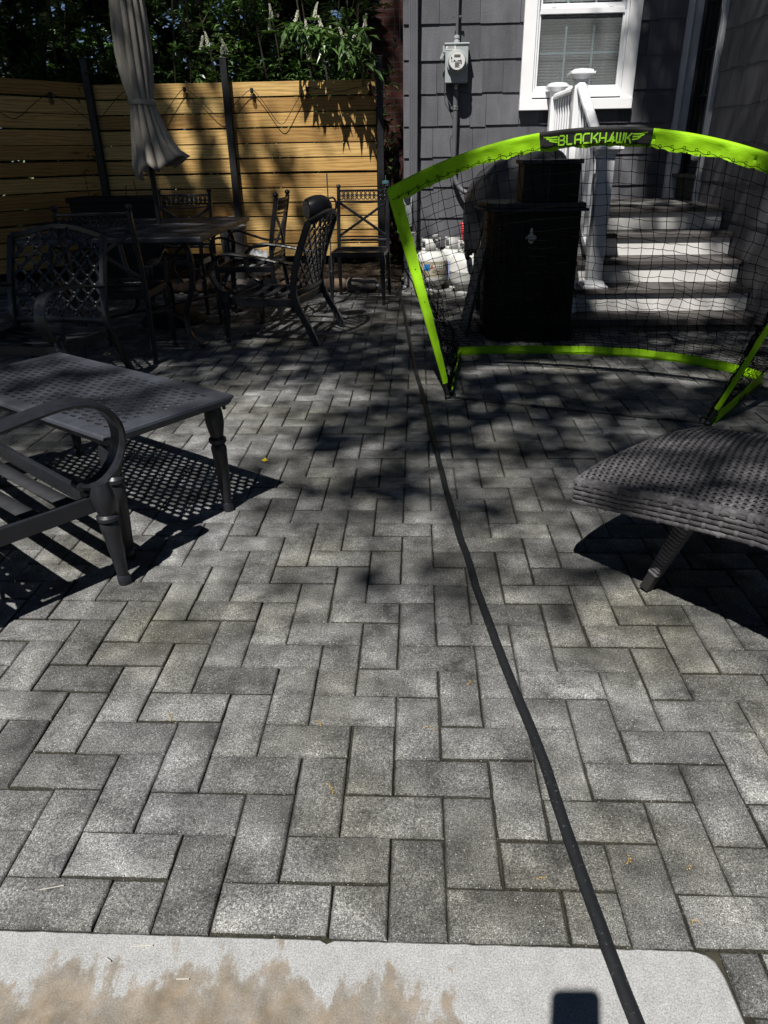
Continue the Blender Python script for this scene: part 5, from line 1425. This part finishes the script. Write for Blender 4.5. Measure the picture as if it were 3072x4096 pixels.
tag(m.build('black_hose', M['rubber']), 'long black rubber hose running across the grey pavers from the slab to the fence', 'hose')
m = MB(); m.grid(lambda u, v: (-.596+.032*(u-.5)*(1-abs(v-.5)), 2.061+.022*(v-.5)*(1.2-abs(u-.5)), .006+.007*math.sin(u*3)*v), 6, 6); tag(m.build('fallen_leaf', M['yellow'], smooth=1, solid=.0005), 'single bright yellow fallen leaf on the grey pavers', 'leaf')
def cat_(p, ang, L_, lab):
    m = MB(); r_ = random.Random(int(p[0]*1000)); x, y = p
    for i in range(int(L_/.0022)):
        s_ = i*.0022; a = ang+2.5*s_/L_*(.4); m.lathe([(0, -.0012), (.0014, 0), (0, .0012)], (x+math.cos(a)*s_+r_.uniform(-.002, .002), y+math.sin(a)*s_+r_.uniform(-.002, .002), .003), 4)
    tag(m.build('catkin', M['catkin'], smooth=0), lab, 'catkin', 'dry ochre catkins fallen on the pavers')
catp = [((-.125, .300), 1.2, .03), ((.088, .485), 1.9, .03), ((.43, .155), .4, .022), ((.17, .64), .1, .02), ((.275, .12), 2.6, .018), ((.535, .145), .2, .014), ((.52, .045), 2.4, .018), ((-.17, .49), 1.3, .025), ((-.52, .50), 1.2, .028)]
catl = ['curled ochre catkin left of the hose in the middle foreground', 'ochre catkin on a brick just left of the centre line', 'tiny ochre catkin right of the black hose near the slab', 'ochre catkin lying across a joint left of the hose', 'small faint ochre catkin closest to the hose on its left', 'ochre catkin at the far right edge of the pavers', 'ochre catkin nearest the slab corner on the right', 'reddish catkin in a brick joint left of the middle', 'brown catkin in a joint towards the left edge']
for (p, a, l_), lb_ in zip(catp, catl): cat_(p, a, l_, lb_)
# bits of straw on the slab
for (x, y, a, l_, lb_) in ((-.42, -.028, .1, .035, 'long dry straw on the brown stain near the slab edge'), (-.33, -.077, .05, .02, 'short thick straw lying in the middle of the brown stain'), (-.455, -.047, -.5, .012, 'tiny dark curled straw left on the stained slab'), (-.62, .07, .25, .04, 'thin pale grass blade on the lower left paver')):
    m = MB(); m.tube([(x, y, .0065 if y < 0 else .004), (x+math.cos(a)*l_, y+math.sin(a)*l_, .0065 if y < 0 else .004)], .0011, 5); tag(m.build('straw', M['old_wood']), lb_, 'straw', 'bits of straw near the slab')
# handheld phone whose shadow falls on the slab (lens sits at the camera)
rotm = cam.matrix_world.to_3x3(); cx_ = rotm @ Vector((1, 0, 0)); cy_ = rotm @ Vector((0, 1, 0)); cz_ = rotm @ Vector((0, 0, 1))
PHc = CP + cx_*(-.022) + cy_*(-.058) + cz_*.010
m = MB(); c_ = .013; hw, hh = .0375, .0755; o = []
for (sx, sy, a0) in ((1, 1, 0), (-1, 1, 90), (-1, -1, 180), (1, -1, 270)):
    for k in range(7): a = R(a0+15*k); o.append((sx*(hw-c_)+c_*math.cos(a), sy*(hh-c_)+c_*math.sin(a)))
m.prism(o, -.004, .004, xf=lambda x, y, z: tuple(PHc+cx_*x+cy_*y+cz_*z))
tag(m.build('smartphone', M['gloss_black'], bevel=.001), 'dark smartphone held up over the slab, casting the rounded shadow at the bottom', 'phone')

# ================================================================ STRING LIGHTS
SL = thing('string_lights', 'black string of clear bulbs looped along the top boards of both fences', 'string lights', (0, 0, 0))
def bulb(p, s_=1.0, tilt=0):
    m = MB(); m.lathe([(0, .016), (.012, .016), (.015, .006), (.015, -.022), (.013, -.026), (0, -.026)], p, 12); m.tube([Vector(p)+Vector((-.016, 0, .008)), Vector(p)+Vector((.016, 0, .008))], .006, 6); so = m.build('bulb_socket', M['rubber'], SL)
    m = MB(); m.lathe([(.010, -.026), (.013, -.034), (.019, -.05), (.021, -.062), (.016, -.076), (.006, -.084), (0, -.086)], p, 16, caps=False); m.build('bulb', M['bulb'], so)
    m = MB(); m.tube([Vector(p)+Vector((-.004, 0, -.034)), Vector(p)+Vector((0, 0, -.068)), Vector(p)+Vector((.004, 0, -.034))], .0008, 4); m.build('filament', M['steel'], so)
yb = 7.055
bx = [-2.70, -2.155, -1.515, -.99, -.395]; bz = [1.735, 1.735, 1.715, 1.715, 1.725]
lp_ = [left_pt(2.95, 1.72), left_pt(2.15, 1.71), left_pt(1.25, 1.70), left_pt(.42, 1.69)]
allp = lp_ + [Vector((x, yb, z)) for x, z in zip(bx, bz)]
for p in allp: bulb(tuple(p))
wr = MB()
drops = [.30, .26, .22, .25, .25, .24, .30, .27, .02]
for i in range(len(allp)-1):
    a, b2 = allp[i], allp[i+1]; d = drops[i]; a2 = a+Vector((0, 0, .008)); b3 = b2+Vector((0, 0, .008)); off = Vector((0, -.012, 0))
    if i == len(allp)-2: d = .04
    n = 16; pts = []
    for k in range(n+1):
        t = k/n; tw = t+.06*math.sin(2*math.pi*t); p = a2.lerp(b3, tw); p.z -= d*(math.sin(math.pi*t)**1.25); p += off*math.sin(math.pi*t)
        pts.append(p)
    wr.tube(pts, .0032, 6)
wr.tube(spline([tuple(left_pt(2.95, 1.73)), tuple(left_pt(3.2, 1.5)), tuple(left_pt(3.6, 1.42)), tuple(left_pt(4.2, 1.7))], 6), .0032, 6)
wr.tube(spline([(-.395, yb, 1.735), (-.36, yb-.05, 1.70), (-.31, 6.95, 1.685), (-.27, 6.93, 1.68), (-.22, 6.9, 1.76), (-.185, 6.88, 1.90), (-.16, 6.86, 2.04), (-.155, 6.85, 2.12), (-.15, 6.84, 2.5), (-.14, 6.8, 3.2)], 6), .0026, 6)
wr.build('wire', M['rubber'], SL)
bulb((-.155, 6.85, 2.075))
CW = MB(); CW.tube(spline([(-.115, 6.72, 3.3), (-.11, 6.72, 2.3), (-.10, 6.70, 1.75), (-.095, 6.69, 1.4)], 6), .0022, 5)
tag(CW.build('thin_cable', M['rubber']), 'thin dark cable hanging down beside the corner of the grey shingle house', 'cable')

# ================================================================ PLANTS
def add_leaf(m, p, d, L_, W_, rnd, fold=.25, droop=.25):
    d = d.normalized(); s_ = d.cross(Vector((rnd.uniform(-.4, .4), rnd.uniform(-.4, .4), 1)))
    if s_.length < 1e-3: s_ = Vector((1, 0, 0))
    s_.normalize(); u2 = s_.cross(d)
    b = len(m.v)
    tip = p+d*L_-Vector((0, 0, L_*droop)); mid = p+d*L_*.5-Vector((0, 0, L_*droop*.3))
    m.v += [tuple(p), tuple(mid+s_*W_*.5+u2*W_*fold), tuple(mid), tuple(mid-s_*W_*.5+u2*W_*fold), tuple(tip)]
    t = rnd.random(); m.face((b, b+1, b+2), t); m.face((b, b+2, b+3), t); m.face((b+1, b+4, b+2), t); m.face((b+2, b+4, b+3), t)
def laurel(label, x, y, h, wid, nleaf, seed, mat='laurel', ll=.115, z0=.05, flowers=(), group='cherry laurel shrubs behind the fences', cat='shrub', zmin=1.3, nst=6, lw=.034, nlow=None, over=0):
    rnd = random.Random(seed); t = thing('laurel_shrub', label, cat, (x, y, 0), group=group)
    stems = MB(); lv = MB(); tips = []; nleaf = int(nleaf*1.5) if mat == 'laurel' and y < 8 else nleaf; ll = ll*.86 if mat == 'laurel' and y < 8 else ll
    for k in range(nst):
        a = rnd.uniform(0, 6.28); x0, y0 = .08*math.cos(a), .08*math.sin(a); x1 = wid*.5*rnd.uniform(-1, 1); y1 = wid*.35*rnd.uniform(-1, 1); hh = h*rnd.uniform(.8, 1.05)
        path = spline([(x0, y0, 0), (x0+x1*.35, y0+y1*.3, hh*.4), (x0+x1*.75, y0+y1*.7, hh*.75), (x1, y1, hh)], 5)
        stems.tube(path, [.016*(1-.75*i/(len(path)-1)) for i in range(len(path))], 6)
        for q in range(7):
            s0 = path[int(len(path)*rnd.uniform(.4, .95))]; d = Vector((rnd.uniform(-1, 1), rnd.uniform(-1, .6), rnd.uniform(.2, 1.1))).normalized(); e = s0+d*rnd.uniform(.18, .42)
            stems.tube([s0, s0.lerp(e, .5)+Vector((0, 0, .02)), e], [.006, .004, .0025], 4, caps=False); tips.append((s0, e, d))
    per = max(1, nleaf//len(tips))
    for (s0, e, d) in tips:
        for q in range(per):
            t_ = rnd.uniform(.1, 1.05); p = s0.lerp(e, t_)
            if p.z < zmin: p.z = zmin+rnd.uniform(0, .5)*1.0
            a = rnd.uniform(0, 6.28); dd = d*.55+Vector((math.cos(a), math.sin(a), rnd.uniform(-.2, .5)))*.9
            add_leaf(lv, p+Vector((rnd.uniform(-.04, .04), rnd.uniform(-.04, .04), rnd.uniform(-.04, .04))), dd, ll*rnd.uniform(.65, 1.15), lw*rnd.uniform(.75, 1.15), rnd)
    for q in range(over):
        tt = rnd.random()**.8; px = -1.12+.72*tt+rnd.uniform(-.05, .05); pz = 2.22-.36*rnd.random()**.9*tt-rnd.uniform(0, .06)
        add_leaf(lv, Vector((px-x, rnd.uniform(6.74, 7.02)-y, pz)), Vector((rnd.uniform(-.8, .8), rnd.uniform(-.9, .2), rnd.uniform(-.9, .2))), .15*rnd.uniform(.8, 1.2), .042*rnd.uniform(.8, 1.2), rnd)
    if nlow is None: nlow = int(nleaf*.8)
    for q in range(nlow):
        add_leaf(lv, Vector((rnd.uniform(-.6, .6)*wid, rnd.uniform(-.3, .35)*wid, rnd.uniform(.05, 1.95))), Vector((rnd.uniform(-1, 1), rnd.uniform(-1, .3), rnd.uniform(-.3, .6))), ll*rnd.uniform(.8, 1.3), lw*rnd.uniform(.9, 1.4), rnd)
    stems.build('stems', M['stem'], t); lv.build('foliage', M[mat], t, smooth=0, recalc=False)
    if flowers:
        for (fx, fy, fz, L_) in flowers:
            fl = MB(); ax = Vector((rnd.uniform(-.25, .25), rnd.uniform(-.3, 0), 1)).normalized(); base_ = Vector((fx-x, fy-y, fz))
            for i in range(78):
                tt = i/78; a = i*2.4+rnd.uniform(-.5, .5); rad = .019*(1-.65*tt)*rnd.uniform(.5, 1.25); sd_ = ax.orthogonal().normalized(); u2 = ax.cross(sd_)
                c = base_+ax*(L_*tt)+Vector((.02*tt*tt*math.sin(fx*40), 0, 0))+(sd_*math.cos(a)+u2*math.sin(a))*rad; r = .0068*(1-.5*tt)*rnd.uniform(.6, 1.2); b = len(fl.v)
                fl.v += [tuple(c+Vector(q)*r) for q in ((1,0,0),(-1,0,0),(0,1,0),(0,-1,0),(0,0,1),(0,0,-1))]
                for q in ((0,2,4),(2,1,4),(1,3,4),(3,0,4),(2,0,5),(1,2,5),(3,1,5),(0,3,5)): fl.face([b+k for k in q])
            fo = fl.build('flower_spike', M['flower'], t, smooth=0)
            for q in range(9):
                a = q*.7+rnd.uniform(0, .4); add_leaf(lv2 := MB(), base_-ax*.01+Vector((0, 0, -.01)), Vector((math.cos(a), math.sin(a), .35)), ll*rnd.uniform(.8, 1.2), lw*1.1, rnd); lv2.build('leaf', M[mat], t, smooth=0, recalc=False)
    return t
def sp(dx, dy, y=7.3, L_=.12):   # spike given as display pixel of the photo, resolved once to metres on the shrub's front
    return (dx, y, dy, L_)
G1 = 'cherry laurel shrubs behind the fences'
laurel('cherry laurel with many cream flower spikes leaning over the sunlit fence end', -.72, 7.55, 2.95, .9, 900, 21, flowers=[(-.98, 7.15, 2.16, .11), (-.85, 7.28, 2.20, .12), (-.78, 7.25, 2.10, .13), (-.66, 7.25, 2.13, .13), (-.70, 7.22, 2.04, .13), (-.62, 7.25, 2.02, .13), (-.55, 7.25, 2.10, .12), (-.52, 7.25, 2.03, .13), (-.97, 7.2, 1.96, .13), (-.90, 7.15, 2.28, .12), (-.60, 7.15, 1.93, .12), (-1.08, 7.2, 2.25, .10), (-.44, 7.2, 2.2, .11)], nst=8, ll=.12, over=210)
laurel('cherry laurel with two flower spikes directly behind the middle fence post', -1.35, 7.6, 2.9, .8, 620, 22, flowers=[(-1.32, 7.3, 2.30, .12), (-1.34, 7.3, 2.21, .10)])
laurel('cherry laurel with drooping flower spikes between the middle post and the parasol', -1.93, 7.6, 2.9, .8, 640, 23, flowers=[(-2.00, 7.25, 2.06, .12), (-1.93, 7.25, 2.09, .12), (-1.81, 7.25, 2.00, .14), (-1.76, 7.25, 2.02, .13)])
laurel('dark cherry laurel rising directly behind the closed parasol', -2.5, 7.65, 3.0, .9, 800, 24)
laurel('shaded cherry laurel with grey flower spikes left of the closed parasol', -3.05, 7.55, 3.0, .9, 950, 25, flowers=[(-2.72, 7.28, 2.08, .12), (-2.65, 7.28, 2.10, .13), (-2.60, 7.28, 2.05, .13), (-2.52, 7.25, 1.90, .13)])
laurel('shaded cherry laurel behind the top corner of the side fence', -3.62, 7.15, 3.0, .9, 950, 26)
laurel('shaded cherry laurel at the upper left, above the bright garden gap', -4.05, 6.75, 3.2, .9, 900, 27, zmin=2.15)
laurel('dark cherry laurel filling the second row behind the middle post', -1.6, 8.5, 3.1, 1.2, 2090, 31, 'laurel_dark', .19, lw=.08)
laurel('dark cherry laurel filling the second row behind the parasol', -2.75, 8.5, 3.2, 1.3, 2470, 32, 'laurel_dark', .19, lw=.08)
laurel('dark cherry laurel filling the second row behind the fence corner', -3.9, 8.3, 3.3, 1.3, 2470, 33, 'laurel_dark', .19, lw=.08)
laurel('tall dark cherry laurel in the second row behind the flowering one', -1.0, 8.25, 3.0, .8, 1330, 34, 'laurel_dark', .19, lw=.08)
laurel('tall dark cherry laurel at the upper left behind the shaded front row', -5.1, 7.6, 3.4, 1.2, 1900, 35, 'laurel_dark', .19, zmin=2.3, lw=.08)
# sunlit garden bushes beyond
for k, (x, y, h, wd_, lab) in enumerate(((-9.2, 13.5, 2.8, 2.6, 'bright yellow-green sunlit bush seen through the gap at the far left'), (-6.8, 14.5, 3.2, 2.6, 'sunlit green bush in the garden behind the fence corner'), (-4.2, 15.0, 3.4, 2.8, 'sunlit green bush far behind the closed parasol'), (-1.8, 15.0, 3.4, 2.6, 'sunlit green bush far behind the middle fence post'))):
    laurel(lab, x, y, h, wd_, 2600, 50+k, 'sunny_leaf' if k == 0 else 'laurel', .2, zmin=.2, nst=12, group='sunlit garden bushes beyond the fences', cat='bush', lw=.09)

# ---------------------------------------------------------------- shade trees behind the viewer: their crowns dapple the patio
# coverage wanted at a point of the ground (light reaches it along the sun's slope)
ELL = [ # cx, cy, rx, ry, value, hardness
 (-.9, 1.15, .75, .55, .02), (-.9, 2.45, .42, .55, .04), (-1.10, 2.10, .15, .05, .93), (-.62, 2.95, .42, .22, .06), (-.5, 3.25, .5, .16, .30), (.18, 1.42, .34, .11, .22), (.60, 1.52, .22, .09, .25),
 (.15, 2.5, .22, .33, .90), (-.36, 2.34, .13, .16, .80), (-.12, 1.78, .2, .12, .82), (-.33, 1.05, .09, .08, .55), (-.06, 1.10, .12, .08, .6),
 (1.0, 3.1, 1.25, .62, .89), (1.25, 2.15, .85, .38, .84), (1.3, 3.75, .8, .06, .55), (.75, 2.45, .35, .06, .6), (.95, 4.55, .75, .60, .985), (.60, 3.56, .85, .12, .03), (1.65, 3.33, .5, .12, .15), (.15, 3.3, .14, .4, .2),
 (.95, 1.35, .45, .40, .55), (-.3, 3.9, 1.6, .40, .90), (-.2, 5.0, .55, .45, .62), (-2.0, 4.8, 1.25, 1.3, .86), (-1.9, 3.55, .35, .14, .45), (-2.3, 3.9, .2, .12, .5), (-1.5, 5.3, .2, .1, .4), (-.75, 4.75, .35, .12, .45), (-3.2, 4.5, 1.6, 2.6, .975), (-3.2, 6.9, 1.5, .8, .995), (-.75, 5.4, .35, .4, .5),
 (.35, 6.30, .45, .32, .03), (.9, 6.05, .45, .25, .35), (1.92, 5.22, .55, .66, .06), (2.25, 4.86, .3, .05, .6), (1.6, 5.12, .10, .05, .5), (2.05, 5.72, .5, .08, .80), (1.55, 5.2, .13, .35, .93),
 (1.62, 6.6, .25, .55, .04), (1.15, 7.45, 1.28, .85, .02), (2.75, 7.5, .42, 1.2, .93), (3.2, 5.4, .75, 2.0, .80), (-1.48, 5.95, .28, .45, .72), (-.75, 7.75, .85, .55, .10), (-1.02, 7.6, .10, .35, .72), (-1.28, 7.7, .09, .4, .55),
 (-2.1, 7.7, .75, .7, .90), (-1.95, 7.95, .10, .4, .25), (-1.62, 7.75, .08, .5, .2), (-2.35, 8.15, .12, .25, .45), (-1.8, 7.35, .3, .08, .4), (-3.2, 7.9, 1.1, 1.2, .995), (-1.2, 8.8, 1.4, .45, .35), (-.35, 8.9, .6, .45, .35), (-3.6, 8.9, 1.9, .6, .95), (.6, 9.7, 1.6, .7, .88), (-.6, 9.7, 1.2, .6, .6), (-.40, 8.52, .60, .30, .05), (-1.45, 8.5, .35, .2, .12), (.05, 9.5, .4, .7, .55)]
def cover(x, y):
    if y < .75: v = .0
    elif y < 1.25: v = .35*(y-.75)/.5
    elif y < 2.0: v = .42
    elif y < 3.4: v = .60
    elif y < 6: v = .80
    else: v = .6
    if y < 1.0 and x > .6: v = max(v, .0)
    nx = x+.13*noise.noise(Vector((x*2.3, y*2.3, 0)))+.07*noise.noise(Vector((x*6, y*6, 0))); ny = y+.13*noise.noise(Vector((x*2.3, y*2.3, 5)))+.07*noise.noise(Vector((x*6, y*6, 5)))
    for (cx, cy, rx, ry, val) in ELL:
        d = math.hypot((nx-cx)/rx, (ny-cy)/ry)
        k = min(1, max(0, (1.15-d)/.35)); v = v*(1-k)+val*k
    return v
def crown(name, label, trunk, lo, hi, xr, yr, seed, dens):
    rnd = random.Random(seed); t = thing(name, label, 'tree', (trunk[0], trunk[1], 0)); lv = MB(); A_ = (xr[1]-xr[0])*(yr[1]-yr[0])
    s_ = .085; n = int(A_*dens/(s_*s_*.56)); cl = {}
    for _ in range(n):
        gx = rnd.uniform(*xr); gy = rnd.uniform(*yr); c = cover(gx, gy)
        if c <= 0.02: continue
        keep = min(1, -math.log(max(.003, 1-c))/dens)
        if rnd.random() > keep: continue
        h = rnd.uniform(lo, hi); p = Vector((gx-LX*h-trunk[0], gy-LY*h-trunk[1], h)); sz = s_*rnd.uniform(.8, 1.25)
        nrm = Vector((-LX+rnd.uniform(-.5, .5), -LY+rnd.uniform(-.5, .5), 1)).normalized(); a = nrm.orthogonal().normalized(); b2 = nrm.cross(a); th = rnd.uniform(0, 6.28); u_ = a*math.cos(th)+b2*math.sin(th); w_ = nrm.cross(u_)
        b = len(lv.v); lv.v += [tuple(p-u_*sz*.75), tuple(p+w_*sz*.42), tuple(p+u_*sz*.75), tuple(p-w_*sz*.42)]; lv.face((b, b+1, b+2, b+3), rnd.random())
    lv.build('crown', M['canopy'], t, smooth=0, recalc=False)
    tr = MB(); hb = lo-1.0; path = spline([(0, 0, -.1), (.05, .04, hb*.5), (-.05, .12, hb), (.0, .3, lo+.4)], 5); tr.tube(path, [.19*(1-.55*i/(len(path)-1)) for i in range(len(path))], 12); tr.build('trunk', M['bark'], t)
    return t
crown('shade_tree', 'tall leafy tree behind the viewer whose crown dapples the patio', (-5.2, -7.4), 11.0, 12.6, (-5.0, 4.8), (.7, 10.6), 5, 5.2)

# trees and a house wall added to keep most of the sky off the patio
def screen_tree(label, x, y, h, rad, n, seed, zlo):
    rnd = random.Random(seed); t = thing('sky_screen_tree', label, 'tree', (x, y, 0)); lv = MB()
    for _ in range(n):
        while True:
            d = Vector((rnd.uniform(-1, 1), rnd.uniform(-1, 1), rnd.uniform(-1, 1)))
            if d.length < 1: break
        p = Vector((d.x*rad, d.y*rad, zlo+(h-zlo)*(d.z*.5+.5))); k = 1+.35*noise.noise(p*.6+Vector((seed, 0, 0))); p.x *= k; p.y *= k
        add_leaf(lv, p, Vector((rnd.uniform(-1, 1), rnd.uniform(-1, 1), rnd.uniform(-.6, .4))), .34, .22, rnd)
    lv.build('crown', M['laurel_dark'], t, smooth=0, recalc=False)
    tr = MB(); tr.tube([(0, 0, -.1), (.1, 0, zlo*.7), (0, 0, h*.7)], [.22, .17, .06], 10); tr.build('trunk', M['bark'], t)
screen_tree('large dark tree added to block sky light far behind the cherry laurels at the left', -9.0, 20.0, 12, 4.2, 6500, 61, .6)
screen_tree('large dark tree added to block sky light far behind the parasol', -3.5, 21.0, 13, 4.4, 6500, 62, .6)
screen_tree('large dark tree added to block sky light far behind the brick house corner', 2.0, 20.0, 12, 4.2, 5000, 63, .6)
screen_tree('large dark sky-blocking tree added beyond the side fence, out of the picture to the left', -10.0, 6.5, 10, 3.6, 5000, 64, 1.5)
screen_tree('large dark sky-blocking tree added left of the viewer, out of the picture', -10.5, -1.0, 9, 3.4, 5000, 65, 1.5)
screen_tree('dark sky-blocking tree added behind the corner where the two fences meet, crown above the picture', -6.6, 9.0, 10, 2.7, 5200, 66, 2.9)
screen_tree('dark sky-blocking tree added behind the back fence, crown above the picture', -3.0, 10.6, 10, 2.6, 5200, 67, 3.1)
screen_tree('dark sky-blocking tree added beside the brick house, crown above the picture', -.9, 11.2, 10, 2.2, 4200, 68, 3.2)
screen_tree('dark sky-blocking tree added outside the side fence, left of the picture', -6.9, 3.6, 9, 2.1, 4200, 69, 2.6)
RH = thing('added_rear_house', 'low dark shingled house wall with an eave, added unseen behind the viewer to block sky light', 'house', (0, 0, 0))
m = MB(); m.box((0, -2.6, 1.4), (11, .3, 2.9)); m.build('wall', M['grey_paint'], RH, smooth=0)
m = MB(); m.bar((0, -2.1, 2.85), (0, -6.5, 4.6), 11.4, .12, up=(0, 0, 1)); m.build('roof', M['tread'], RH, smooth=0)
